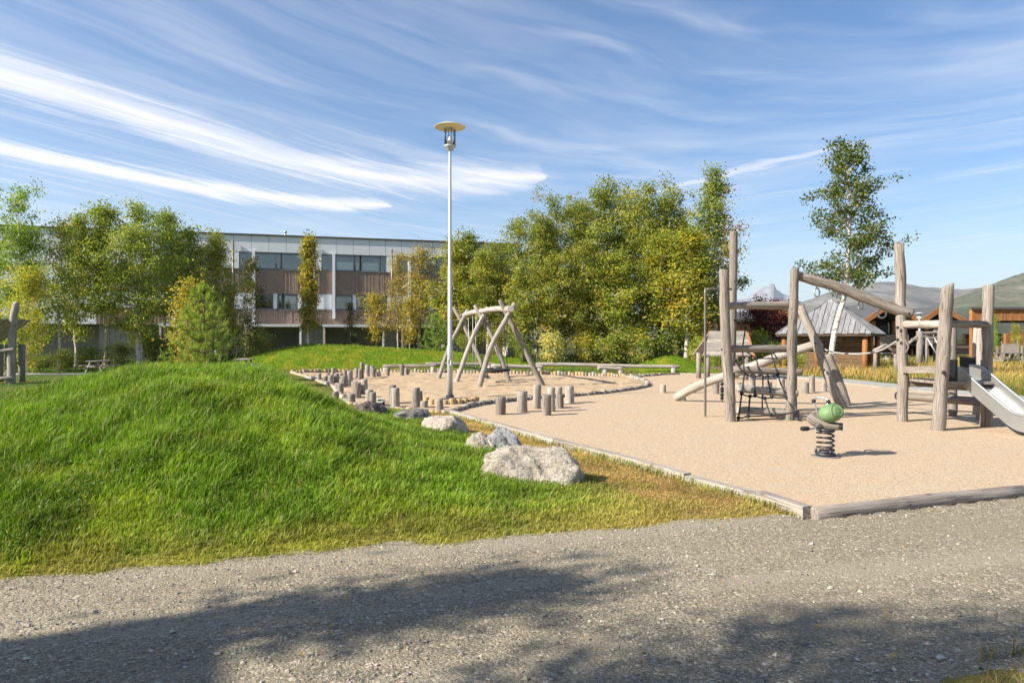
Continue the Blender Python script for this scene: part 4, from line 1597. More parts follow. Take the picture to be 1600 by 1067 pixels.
GT = [
    ('b6', 706, 42.0, 378, 'low yellow green birch just right of the lamp post', 0.9, (1.15, 1.1, 0.8)),
    ('b5', 738, 43.0, 358, 'pointed birch at the left end of the grove', 0.9, (0.95, 1.0, 0.9)),
    ('b2', 790, 41.0, 330, 'birch of the grove above the swing beam', 0.95, (0.95, 0.97, 0.85)),
    ('b3', 762, 39.5, 392, 'shorter birch of the grove behind the left swing legs', 1.0, (1.05, 1.05, 0.85)),
    ('b1', 838, 40.0, 338, 'birch of the grove right above the right swing legs', 0.95, (0.95, 0.96, 0.8)),
    ('b4', 872, 42.0, 304, 'high birch left of the middle of the grove', 0.8, (0.95, 0.95, 0.85)),
    ('b3', 902, 45.0, 318, 'thin topped birch seen in a dip of the grove', 0.9, (0.85, 0.9, 0.9)),
    ('b2', 905, 38.5, 372, 'leaning white stemmed birch at the front of the grove', 1.0, (1.05, 1.02, 0.8)),
    ('b1', 946, 42.0, 286, 'tallest pointed birch in the middle of the grove', 0.85, (0.9, 0.95, 0.9)),
    ('b4', 1000, 41.0, 288, 'broad round topped birch right of the middle of the grove', 0.92, (0.98, 0.97, 0.8)),
    ('b6', 965, 37.8, 398, 'lower bright green birch in front of the round topped one', 1.05, (1.02, 1.08, 0.8)),
    ('b1', 1048, 40.0, 300, 'birch with sloping top near the right end of the grove', 0.95, (1.0, 1.0, 0.85)),
    ('b3', 1025, 38.0, 365, 'front birch at the right of the grove above the low mound', 1.05, (1.05, 1.05, 0.82)),
    ('b5', 1072, 36.5, 352, 'thin birch with tall bare white trunk at the right end of the grove', 1.25, (1.2, 1.12, 0.85)),
    ('b4', 1090, 45.0, 360, 'dark birch behind the steel pole', 0.8, (0.9, 0.95, 0.85)),
    ('b6', 868, 38.0, 400, 'low birch of the grove behind the silvery bush', 0.95, (1.0, 1.0, 0.8)),
    ('b2', 725, 44.5, 408, 'shorter birch behind the lamp post base of the grove', 0.9, (1.0, 1.0, 0.8)),
    ('b1', 975, 47.0, 312, 'back row birch between the tallest and the round topped one', 1.1, (0.85, 0.9, 0.8)),
    ('b4', 925, 46.5, 335, 'back row birch filling the dip in the middle of the grove', 1.0, (0.9, 0.93, 0.8)),
    ('b2', 1065, 46.0, 325, 'back row birch behind the right end of the grove', 1.0, (0.92, 0.95, 0.8)),
    ('b6', 818, 38.0, 415, 'low green birch behind the right swing', 0.95, (0.98, 1.02, 0.8)),
]
for a, px, Y, top, lab, wf, tint in GT:
    tree_px(a, HT[a], px, Y, top, label=lab, wf=wf * 1.14, tint=tint, group=GR)
tree_px('tall', HT['tall'], 1118, 38.5, 262, label='tall dark birch with orange leaves on its right side', wf=1.0, rz=0.0, tint=(0.85, 0.95, 1.0))
tree_px('red', HT['red'], 1197, 47.0, 469, label='dark red leaved tree behind the climbing frame crossbars', name='red_tree', wf=1.0)

# shrubs at the foot of the grove and the meadow
GB = 'shrubs under the grove'
BS = [
    ('bush', 862, 36.6, 523, 'silvery grey bush at the edge of the grove behind the benches', (1.9, 1.7, 3.2), 1.25),
    ('bush2', 735, 38.5, 520, 'low green shrub at the left foot of the grove', (0.9, 0.9, 0.8), 1.3),
    ('bush', 775, 38.2, 515, 'leafy shrub behind the left swing', (1.0, 1.0, 0.8), 1.2),
    ('bush2', 815, 37.8, 525, 'low shrub between the swing legs and silvery bush', (0.9, 1.0, 0.8), 1.2),
    ('bush', 915, 37.2, 520, 'shrub right of the silvery bush', (1.1, 1.0, 0.7), 1.2),
    ('bush2', 958, 36.9, 523, 'low shrub behind the long log bench', (1.0, 1.05, 0.7), 1.3),
    ('bush', 1000, 36.6, 515, 'green shrub left of the low grass mound', (0.95, 1.05, 0.8), 1.2),
    ('bush2', 1040, 37.6, 520, 'shrub straight behind the low grass mound', (0.9, 1.05, 0.8), 1.3),
    ('bush', 1092, 35.6, 530, 'shrub beside the bare white trunk', (1.1, 1.15, 0.8), 1.1),
    ('bush2', 1118, 33.5, 556, 'low shrub beside the little play hut', (1.1, 1.2, 0.8), 1.2),
    ('bush', 1183, 40.0, 520, 'light green shrub below the dark red tree', (1.3, 1.35, 0.9), 0.95),
    ('bush2', 1215, 37.0, 537, 'dark green shrub left of the shelter', (0.8, 0.95, 0.9), 1.1),
    ('bush2', 1150, 38.0, 540, 'green shrub right of the little play hut', (1.1, 1.2, 0.9), 1.4),
    ('bush2', 1245, 31.5, 556, 'rough green growth in front of the shelter', (1.2, 1.2, 0.8), 1.2),
]
for a, px, Y, top, lab, tint, wf in BS:
    tree_px(a, HT[a], px, Y, top + (2 if px < 1060 and px != 862 else 0), label=lab, name='shrub', cat='shrub', tint=tint, wf=wf, group=GB)
LB = [(60, 31.8, 560, 'low shrub under the far left tree'), (100, 33.0, 548, 'low shrub between the thin left trunks'), (140, 34.5, 545, 'low shrub beside the white picnic table'), (190, 36.0, 538, 'dark shrub under the forked birch'),
      (245, 37.0, 530, 'shrub right of the forked birch trunk'), (290, 38, 532, 'dark shrub behind the yellow tree'), (20, 32.5, 555, 'shrub behind the leaning play post'), (400, 43, 520, 'dark shrub at the left end of the grass bank')]
for i, (px, Y, top, lab) in enumerate(LB):
    a = 'bush' if i % 2 else 'bush2'
    tree_px(a, HT[a], px, Y, top, label=lab, name='shrub', cat='shrub', tint=(0.75, 0.85, 0.9), wf=1.3, group='shrubs under the left birches')
for px, Y, top, lab, w_ in ((1553, 46.0, 487, 'tall green climbing plant on the timber block', 0.45), (1590, 46.5, 505, 'reddish vine leaves hanging over the timber balcony', 0.6), (1585, 44.0, 522, 'small leafy tree beside the pale fence at right edge', 0.6)):
    tree_px('low', HT['low'], px, Y, top, label=lab, name='climbing_plant' if px != 1585 else 'young_tree', cat='plant', tint=(0.8, 1.1, 0.9) if px == 1553 else (1.2, 1.1, 0.9), wf=w_)


def make_pine(seed, H, wid, nwh, col):
    rn = random.Random(seed)
    rng = np.random.default_rng(seed)
    mb = MB()
    mb.tube([(0, 0, -0.1), (0.02, 0, H * 0.5), (0, 0.01, H)], [0.055, 0.035, 0.008], 7, per=3, cap=False)
    sh = []
    for k in range(nwh):
        t = k / (nwh - 1)
        z = H * (0.03 + 0.92 * t ** 0.92)
        nb = 7 if t < 0.75 else 5
        for b in range(nb):
            az = b * 6.283 / nb + k * 0.7 + rn.gauss(0, 0.15)
            L = wid * (1 - t) ** 0.62 * rn.uniform(0.75, 1.15) + 0.10
            el = 0.12 + 0.65 * t + rn.gauss(0, 0.06)
            d = Vector((math.cos(az) * math.cos(el), math.sin(az) * math.cos(el), math.sin(el)))
            p0 = Vector((0, 0, z))
            p1 = p0 + d * L * 0.6
            p2 = p1 + (d + Vector((0, 0, 0.7))).normalized() * L * 0.45
            mb.tube([p0, p1, p2], [0.014, 0.009, 0.004], 4, per=2, cap=False)
            n = max(2, int(L / 0.20))
            for q in range(n):
                f = (q + 0.7) / n
                p = p0.lerp(p1, f / 0.6) if f < 0.6 else p1.lerp(p2, (f - 0.6) / 0.4)
                for s_ in range(3):
                    dd = (d * 0.7 + Vector((rn.gauss(0, .55), rn.gauss(0, .55), 0.55 + rn.gauss(0, .25)))).normalized()
                    sh.append((p, dd, rn.uniform(0.13, 0.22)))
            sh.append((p2, Vector((d.x * .3, d.y * .3, 1)).normalized(), 0.22))
    sh.append((Vector((0, 0, H - 0.05)), Vector((0, 0, 1)), 0.3))
    V = []
    C = []
    for p, d, L in sh:
        n = 22
        a = rng.normal(size=(n, 3))
        dn = np.array(d)
        f = rng.random(n)
        base = np.array(p) + dn * (f * L)[:, None]
        dirs = dn * 0.75 + a / np.linalg.norm(a, axis=1, keepdims=True) * 0.75
        ln = 0.12 * (0.8 + 0.5 * rng.random(n))
        tip = base + dirs * ln[:, None]
        side = np.cross(dirs, rng.normal(size=(n, 3)))
        side = side / np.linalg.norm(side, axis=1, keepdims=True) * 0.009
        V.append(np.stack([base - side, base + side, tip], 1).reshape(-1, 3))
        cc = np.array(col[rn.randrange(len(col))]) * (0.75 + 0.5 * rng.random((n, 1)))
        C.append(np.repeat(cc, 3, 0))
    V = np.concatenate(V)
    C = np.concatenate(C)
    k = np.arange(len(V) // 3)[:, None] * 3
    me = npmesh('crown', V, np.concatenate([k, k + 1, k + 2], 1), False)
    setcol(me, C)
    me.materials.append(M['needle'])
    tm = mb.mesh('trunk')
    tm.materials.append(M['twig'])
    return tm, me


PINE = [(0.25, 0.31, 0.06), (0.18, 0.26, 0.055), (0.30, 0.35, 0.07)]
A['pine'] = make_pine(5, 3.2, 1.2, 10, PINE)
plant_tree(A['pine'], 'pine_tree', 'young bright green pine behind the grassy mound', ground_at(318, 22.0), 1.0, 0.4)
A['pine2'] = make_pine(6, 2.4, 1.15, 8, PINE)
plant_tree(A['pine2'], 'pine_tree', 'small round pine just left of the lamp post, before the grove', ground_at(681, 39.5), (0.92, 0.92, 0.85), 1.4, (0.9, 1.0, 1.1))

# trees and a house outside the picture on the left, whose shade falls on the path
for lab, arch, x, y, sc, wf, rz in (('birch beside the path outside the left picture edge, shading the gravel', 'high', -9.35, 0.75, 1.0, 0.9, 0.3),
                                   ('thin birch behind the camera shading the right foreground gravel', 'sparse', -7.9, -0.25, 1.0, 0.6, 2.2),
                                   ('slender birch behind the camera with shade falling near the lower right', 'sparse', -6.6, -0.40, 1.02, 0.6, 4.0)):
    plant_tree(A[arch], 'birch_tree', lab, (x, y, 0), (sc * wf, sc * wf, sc), rz)


def shade_house():
    """stands so that its long wall runs along the sun's direction"""
    th = math.atan2(SHY, SHX)
    e1, e2 = Vector((SHX, SHY, 0)), Vector((-SHY, SHX, 0))
    corner = Vector((-11.5, 0.0, 0))
    corner.y = (4.39 + SHY * corner.x) / SHX
    t = thing('garden_house', 'plain timber house left of the path outside the picture', 'house', corner, None, th)

    def bx(nm, lo, hi, mt):
        m = MB()
        m.box(lo, hi)
        put(nm, m.mesh(nm), M[mt], t)
    bx('wall', (-12, -10, 0), (-0.3, -0.3, 6.6), 'brown_clad')
    bx('roof', (-12.3, -10.3, 6.6), (0, 0, 6.9), 'slate')
    for y in (-3, -7):
        bx('window', (-0.3, y - 0.7, 1.0), (-0.23, y + 0.7, 2.3), 'glass')


shade_house()

# ------------------------------------------------------------------ edging timbers
def edge_beams():
    t = thing('timber_edging', 'pale straight timber edging along the left side of the play surface', 'edging', (0.8, 10.2, 0))
    rn = random.Random(2)
    P = [Vector((p[0], p[1], 0)) for p in catmull([(a, b, 0) for a, b in KERB], 3)]
    cuts = list(range(0, len(P), 3)) 
    for a, b in zip(cuts[:-1], cuts[1:]):
        m = MB()
        pa, pb = P[a], P[b]
        d = (pb - pa).normalized()
        zt = rn.uniform(0.075, 0.095)
        m.beam(pa + d * 0.006 + Vector((0, 0, zt - 0.1)), pb - d * 0.006 + Vector((0, 0, zt - 0.1 + rn.uniform(-.006, .006))), 0.105, 0.2)
        part('beam', m, M['log_pale'], t)
    t = thing('log_edging', 'round grey log lying along the gravel at the front of the play surface', 'edging', (7, 7.7, 0))
    Q = [(2.70, 6.15), (5.3, 7.08), (8.0, 8.0), (11, 9.05), (14.2, 10.17)]
    for i, (a, b) in enumerate(zip(Q[:-1], Q[1:])):
        m = MB()
        pa, pb = Vector((*a, 0.015)), Vector((*b, 0.015))
        d = (pb - pa).normalized()
        m.tube([pa + d * 0.01, pa.lerp(pb, 0.5) + Vector((0, 0, 0.012)), pb - d * 0.01], 0.073, 12, per=4, jit=0.03, cham=0.012, seed=i)
        part('log', m, M['log_grey'], t)
    t = thing('timber_edging', 'low timber edging at the far side of the play surface', 'edging', (9, 30.5, 0))
    Q = [(5.6, 30.0), (7.6, 31.0), (10.4, 30.4), (11.7, 27.5), (12.2, 22.5), (12.8, 17), (13.6, 13.5), (14.2, 10.17)]
    for i, (a, b) in enumerate(zip(Q[:-1], Q[1:])):
        m = MB()
        m.beam((*a, 0.01), (*b, 0.01), 0.12, 0.12)
        part('beam', m, M['log_pale'], t)


edge_beams()


def palisade(pts, label, dia, hts, mats, seed, z0=-0.15, step=None):
    rn = random.Random(seed)
    P = catmull([(a, b, 0) for a, b in pts], 10)
    t = thing('palisade_edging', label, 'edging', P[len(P) // 2])
    meshes = []
    for k in range(5):
        m = MB()
        h = hts[0] + (hts[1] - hts[0]) * k / 4
        m.tube([(0, 0, z0), (rn.gauss(0, .006), rn.gauss(0, .006), h)], dia / 2 * rn.uniform(0.93, 1.04), 8, jit=0.04, cham=0.012, seed=seed + k)
        me = m.mesh('log')
        me.materials.append(mats[k % len(mats)])
        meshes.append(me)
    acc = 0.0
    nxt = 0.0
    n = 0
    for a, b in zip(P[:-1], P[1:]):
        L = (b - a).length
        while nxt <= acc + L:
            p = a.lerp(b, (nxt - acc) / L)
            o = bpy.data.objects.new('log', meshes[rn.randrange(5)])
            o.parent = t
            o.location = p - t.location
            o.rotation_euler = (0, 0, rn.uniform(0, 6.28))
            COL.objects.link(o)
            nxt += (step or dia) * rn.uniform(1.0, 1.04)
            n += 1
        acc += L
    return t


ly, lp = M['log_yellow'], M['log_pale']
palisade(S_FAR, 'row of short upright logs along the far edge of the sand pit', 0.165, (0.10, 0.17), [ly, lp, M['log']], 3)
palisade(S_LEFT, 'row of short upright logs along the left edge of the sand pit', 0.165, (0.06, 0.12), [lp, lp, ly], 4)
palisade(S_NEAR, 'low row of short logs at the near edge of the sand pit by the boulders', 0.17, (0.03, 0.07), [ly, lp], 5)
palisade(SP_CURVE, 'curved row of logs between sand pit and play surface', 0.155, (0.07, 0.11), [M['log'], lp, M['log_grey']], 6)
lc = gp(703, 624)
ring = [(lc.x + math.cos(a) * 0.78, lc.y - 0.62 + math.sin(a) * 0.85) for a in [R(k) for k in range(-175, -4, 17)]]
palisade(ring, 'little half ring of yellowish short logs around the lamp post foot', 0.17, (0.11, 0.17), [ly], 7)
palisade([(4.95, 27.9), (5.3, 28.8), (5.9, 29.6), (6.6, 30.3)], 'short row of logs at the far corner of the sand pit', 0.16, (0.06, 0.11), [M['log'], lp], 8)


# ------------------------------------------------------------------ log stumps
def stump(px, top, base, w, label, group, seed, lean=0.0):
    g = gp(px, base)
    Y = g.y
    h = max(0.10, (base - top) / F * Y)
    r = w / F * Y / 2
    g.y += r * 0.6
    m = MB()
    rn = random.Random(seed)
    z = Vector((0, 0, 1))
    tip = g + Vector((rn.gauss(0, .02) * h, rn.gauss(0, .02) * h, h))
    m.tube([g - z * 0.15, g.lerp(tip, 0.5) + Vector((rn.gauss(0, .006), rn.gauss(0, .006), 0)), tip], [r * 1.03, r, r * rn.uniform(0.96, 1.0)], 12, per=2, jit=0.028, cham=0.012, seed=seed, slant=(rn.gauss(0, .03), rn.gauss(0, .03), 0))
    mt = [M['log'], M['log_pale'], M['log_grey']][seed % 3]
    return single('log_stump', m, mt, label, 'stump', g, group)


G1 = 'stepping stumps at the left of the sand pit'
ST = [(498, 583.5, 592, 7, 'leftmost small stump beside the left palisade of the sand pit'),
      (507.7, 588, 598, 7.5, 'short stump second from the left, leaning on the left palisade'),
      (511.5, 583, 590, 7, 'tiny stump showing just behind the left palisade'),
      (516, 586, 599, 9, 'stump third from left along the left palisade'),
      (520, 575, 587, 7, 'tallish stump standing alone far left in the sand'),
      (525, 583.5, 598.5, 8, 'stump on the palisade line left of the paired stumps'),
      (531.7, 583, 592, 7, 'low stump in shade behind the palisade stumps'),
      (538.5, 578, 590, 6, 'thin stump behind the wide stump at the left palisade'),
      (536, 587, 606, 12, 'widest stump of the left palisade line'),
      (546, 579, 603, 9.5, 'tall slim stump right of the widest left stump'),
      (530.7, 599, 618, 10.5, 'stump half hidden by grass beside the mound slope'),
      (523, 612, 626, 11, 'short stump sunk in the grass at the mound edge, lowest on the left'),
      (557, 575.5, 592, 6, 'left stump of the tight trio near the far bench'),
      (561.7, 577, 593, 6, 'front stump of the tight trio near the far bench'),
      (564.8, 566, 592, 6.5, 'tallest stump of the tight trio near the far bench'),
      (573.5, 570, 589, 7.5, 'straight stump right of the tight trio'),
      (581, 572, 586, 7.5, 'back stump of the pair left of the far bench'),
      (583.5, 575, 590.5, 6.5, 'front stump of the pair left of the far bench'),
      (591, 581, 588.5, 7, 'short stump close to the left end of the far bench'),
      (605, 574.5, 587.5, 6.5, 'stump in front of the left bench leg'),
      (627.5, 569, 586.5, 7, 'tall stump in front of the middle of the left bench'),
      (635.5, 575, 586, 7.5, 'short stump next to the tall one before the left bench'),
      (554, 596, 615, 11, 'back stump of the overlapping pair in the left sand'),
      (557.5, 598, 622, 12, 'front stump of the overlapping pair in the left sand'),
      (568, 592.5, 612, 10, 'darker stump right of the overlapping pair'),
      (565.5, 601, 614, 8, 'small stump tucked between the overlapping pair and darker one'),
      (549, 615, 632, 12, 'stump nearest the mound in the left sand corner'),
      (576, 609, 630, 12.5, 'taller one of two joined stumps left of the toy truck'),
      (581.5, 613, 632, 11, 'shorter one of two joined stumps left of the toy truck'),
      (613.5, 602, 632, 12, 'rear stump of the tall double right of the toy truck'),
      (617, 606, 635.5, 14, 'front stump of the tall double right of the toy truck'),
      (649, 606, 638, 14, 'tall stump standing on the near edge of the sand pit'),
      (656, 611, 631, 7, 'thin stump hidden behind the tall one at the near edge'),
      (662, 627, 638.5, 12, 'low stump right of the tall one at the near edge'),
      (685.5, 624, 640, 12.5, 'low stump just left of the lamp post ring')]
for i, (x, tp, b, w, lab) in enumerate(ST):
    stump(x, tp, b, w, lab, G1, 100 + i)
G2 = 'stepping stumps on the play surface in front of the swings'
ST2 = [(781.6, 620, 648, 16, 'leftmost stump of the group on the beige surface before the swings'),
       (816, 611, 644, 16.5, 'second stump from the left on the beige surface, broad with flat top'),
       (838.6, 601, 638.5, 12.6, 'tallest slim stump of the group on the beige surface'),
       (854.5, 616.5, 649, 15, 'front stump of the group on the beige surface'),
       (862.5, 605, 643, 12, 'slim stump right behind the front one on the beige surface'),
       (873.5, 605, 632, 10, 'rear stump partly hidden in the group on the beige surface'),
       (875.5, 617, 638, 11.5, 'short grey stump of the group on the beige surface'),
       (890, 603, 630, 14, 'rightmost broad stump of the group on the beige surface')]
for i, (x, tp, b, w, lab) in enumerate(ST2):
    stump(x, tp, b, w, lab, G2, 201 + i)
G3 = 'stepping stumps behind the climbing frame'
ST3 = [(1037, 601, 614, 9.5, 'single short stump left of the sloping log'),
       (1083, 598, 614, 10, 'stump behind the low end of the sloping log'),
       (1119, 596, 615.5, 11, 'stump behind the sloping log beside the front post'),
       (1155, 598, 608, 10, 'low stump seen through the rope net, leftmost'),
       (1176, 584, 606, 10, 'tall stump seen through the rope net'),
       (1203, 597, 608.5, 9, 'short stump right of the tall one behind the rope net'),
       (1222, 591, 611, 12, 'broad stump behind the net near the right post'),
       (1260, 597, 615, 11, 'short stump just right of the net post'),
       (1270, 587, 613, 9, 'taller stump next to the short one right of the net post'),
       (1289, 597, 611, 8, 'stump behind the leaning white log')]
for i, (x, tp, b, w, lab) in enumerate(ST3):
    stump(x, tp, b, w, lab, G3, 301 + i)


# ------------------------------------------------------------------ log benches and balance beams
def bench(px0, px1, py, Y, label, legs, r=0.085, mt='log_grey', dpx=0.0, Y1=None):
    a, b = at(px0, py, Y), at(px1, py + dpx, Y1 or Y)
    t = thing('log_bench', label, 'bench', ((a.x + b.x) / 2, (a.y + b.y) / 2, 0), 'log benches along the grass bank')
    m = MB()
    m.tube([a, a.lerp(b, 0.33) + Vector((0, 0, 0.012)), a.lerp(b, 0.7) - Vector((0, 0, 0.01)), b], [r, r * 0.97, r * 0.95, r * 0.9], 10, per=4, jit=0.03, cham=0.015, seed=int(px0))
    part('seat', m, M[mt], t)
    for f in legs:
        q = a.lerp(b, f)
        zt = q.z - r * 0.55
        g = float(lawn_h(np.array([q.x]), np.array([q.y]))[0])
        m = MB()
        m.tube([(q.x, q.y, min(-0.15, g - 0.2)), (q.x, q.y, zt)], r * 1.25, 9, jit=0.03, seed=int(f * 100))
        part('leg', m, M['log_pale'], t)


bench(598, 682, 572.5, 32.6, 'grey log bench at the left behind the sand pit stumps', (0.04, 0.36, 0.93), 0.09, 'log_grey', -1.5)
bench(666, 772, 568.5, 34.3, 'long grey log bench half hidden behind the lamp post', (0.06, 0.93), 0.085, 'log_grey', 0.5)
bench(768, 848, 571.5, 33.0, 'pale almost white log bench behind the basket swing', (0.08, 0.94), 0.10, 'log_pale', 2.0)
bench(838, 1062, 569, 33.4, 'very long grey log bench right of the swings', (0.02, 0.96), 0.095, 'log_pale', 4.0, 31.6)
bench(934, 972, 575, 31.4, 'short low log bench in front of the long one', (0.3, 0.95), 0.10, 'log_pale', 1.0)


# ------------------------------------------------------------------ street lamp
def street_lamp():
    b = gp(703, 624)
    Y = b.y
    t = thing('street_lamp', 'tall galvanised park lamp with round hood beside the sand pit', 'lamp', b)
    k = Y / F
    z = lambda py: EYE + (HOR - py) * k
    m = MB()
    m.lathe(b, [(0.30, -0.05), (0.30, 0.02), (0.12, 0.045), (0.10, 0.12)], 16)
    part('base_plate', m, M['dark_metal'], t)
    m = MB()
    m.lathe(b, [(0.074, 0.03), (0.074, z(540) - 0.02), (0.070, z(540)), (0.060, z(538)), (0.058, z(420)), (0.046, z(417)), (0.038, z(236))], 16)
    po = part('pole', m, M['galv'], t)
    for q, (py0, py1) in enumerate(((562, 568), (563, 570))):
        m = MB()
        m.box((b.x - 0.03 + 0.035 * q, b.y - 0.078, z(py1)), (b.x + 0.0 + 0.035 * q, b.y - 0.058, z(py0)))
        part('sticker', m, M['dark_metal'] if q == 0 else M['white'], po)
    c = Vector((b.x, b.y, z(236)))
    m = MB()
    m.lathe(c, [(0.05, 0), (0.095, 0.03), (0.10, 0.075), (0.15, 0.10), (0.16, 0.14), (0.10, 0.145)], 18)
    part('socket', m, M['galv'], t)
    m = MB()
    m.lathe(c, [(0.13, 0.145), (0.13, 0.60)], 20)
    part('glass_cylinder', m, M['clear'], t)
    m = MB()
    m.lathe(c, [(0.055, 0.145), (0.06, 0.27), (0.03, 0.36), (0.018, 0.42), (0.0, 0.425)], 12)
    part('bulb', m, M['white'], t)
    for k2 in range(4):
        a = R(45 * 2 * k2 + 20)
        m = MB()
        p = c + Vector((math.cos(a) * 0.148, math.sin(a) * 0.148, 0))
        m.tube([p + Vector((0, 0, 0.13)), p + Vector((0, 0, 0.645))], 0.009, 6)
        part('cage_rod', m, M['tube_steel'], t)
    m = MB()
    m.lathe(c, [(0.14, 0.585), (0.41, 0.625), (0.415, 0.632), (0.30, 0.68), (0.08, 0.715), (0.07, 0.735), (0.0, 0.74)], 32)
    hd, w = mat('lamp_hood')
    finish(w, (0.72, 0.62, 0.44, 1), 0.5, None, 0, 0, 0.4)
    part('hood', m, hd, t)


street_lamp()


# ------------------------------------------------------------------ swing set
def swing_set():
    # legs: (bottom px,py) (top px,py) with a bend
    prs = [
        dict(Y=23.0, legs=[((747, 605), (768, 541), (805, 474)), ((852, 603.5), (812, 530), (781, 468))], r=0.105),
        dict(Y=26.6, legs=[((711, 597), (735, 536), (762, 480)), ((798, 596.5), (771, 530), (742, 478))], r=0.105),
        dict(Y=29.2, legs=[((684, 591), (700, 547), (730.5, 484)), ((764, 591), (738, 535), (709, 480))], r=0.10)]
    t = thing('swing_set', 'rustic swing frame of three crossed pairs of bent logs', 'swing frame', gp(770, 598))
    tops = []
    for p in prs:
        Y = p['Y']
        for i, (b, mdl, tp) in enumerate(p['legs']):
            g = gp(*b)
            yb = min(max(g.y, Y - 1.1), Y + 1.1)
            B = Vector(((b[0] - 800) / F * g.y, g.y, -0.15))
            T = at(*tp, Y + (0.12 if i else -0.12))
            Mi = at(*mdl, (g.y + Y) / 2 + (0.05 if i else -0.05))
            m = MB()
            m.tube([B, Mi, T], [p['r'] * 0.90, p['r'] * 0.84, p['r'] * 0.76], 10, per=6, jit=0.035, cham=0.02, seed=int(b[0]))
            part('leg', m, M['log'] if i else M['log_pale'], t)
    c0 = at(797, 483, 22.7)
    c1 = at(752, 486.5, 26.6)
    c2 = at(722, 494, 29.6)
    for a, b, sd in ((c0, c1, 1), (c1, c2, 2)):
        m = MB()
        e = (b - a).normalized() * 0.12
        m.tube([a - e, a.lerp(b, 0.5) + Vector((0, 0, 0.05)), b + e * 0.8], [0.105, 0.10, 0.095], 10, per=5, jit=0.03, cham=0.02, seed=sd)
        part('top_beam', m, M['log_pale'], t)
    for q, (px, py, Y) in enumerate(((793.5, 494.5, 22.75), (752, 501, 26.4), (722, 506, 29.1))):
        m = MB()
        c = at(px, py, Y - 0.16)
        m.tube([c, c + Vector((0, -0.05, 0))], 0.026, 8)
        part('bolt', m, M['dark_metal'], t)
    # hanging swings are things of their own
    d1 = (c1 - c0)

    def hang(f, a, b):
        return a.lerp(b, f) - Vector((0, 0, 0.10))
    # basket between first and second pair
    h1, h2 = hang(0.22, c0, c1), hang(0.80, c0, c1)
    ctr = (h1 + h2) / 2
    ctr.z = EYE + (530 - 578) / F * ctr.y
    ax = (h2 - h1).normalized()
    ax.z = 0
    ax.normalize()
    sd = Vector((-ax.y, ax.x, 0))
    bt = thing('basket_swing', 'round black basket swing hanging from the swing frame', 'swing', (ctr.x, ctr.y, ctr.z))
    ringp = [ctr + Vector((math.cos(a), math.sin(a), 0)) * 0.55 for a in [6.28319 * k / 24 for k in range(25)]]
    m = MB()
    m.tube(ringp, 0.045, 8, cap=False)
    part('ring', m, M['rubber'], bt)
    m = MB()
    for k in range(-4, 5):
        o = k * 0.12
        hw = math.sqrt(max(0, 0.54 ** 2 - o * o))
        for q in (0, 1):
            u, v = (ax, sd) if q else (sd, ax)
            a, b = ctr + u * o - v * hw, ctr + u * o + v * hw
            m.tube([a, a.lerp(b, .5) - Vector((0, 0, 0.10 * (hw / .54))), b], 0.011, 5, per=3, cap=False)
    part('net', m, M['rope'], bt)
    for hp, sg in ((h1, -1), (h2, 1)):
        for s2 in (-1, 1):
            m = MB()
            m.tube([hp, ctr + ax * sg * 0.36 + sd * s2 * 0.40], 0.014, 5)
            part('rope', m, M['rope'], bt)
    # two flat swings between second and third pair
    for f, nm in ((0.34, 'flat black swing seat nearer the middle pair of legs'), (0.72, 'flat black swing seat nearer the far left pair of legs')):
        hp = hang(f, c1, c2)
        q = hp.copy()
        q.z = 0.42
        u = (c2 - c1)
        u.z = 0
        u.normalize()
        v = Vector((-u.y, u.x, 0))
        st = thing('child_swing', nm, 'swing', (q.x, q.y, q.z), 'flat swings')
        m = MB()
        m.beam(q - u * 0.24, q + u * 0.24, 0.19, 0.035)
        part('seat', m, M['rubber'], st)
        for s_ in (-1, 1):
            m = MB()
            m.tube([hp + u * 0.24 * s_, q + u * 0.22 * s_], 0.013, 5)
            part('chain', m, M['galv'], st)


swing_set()


# ------------------------------------------------------------------ climbing frame
def V3(px, py, Y):
    return at(px, py, Y)


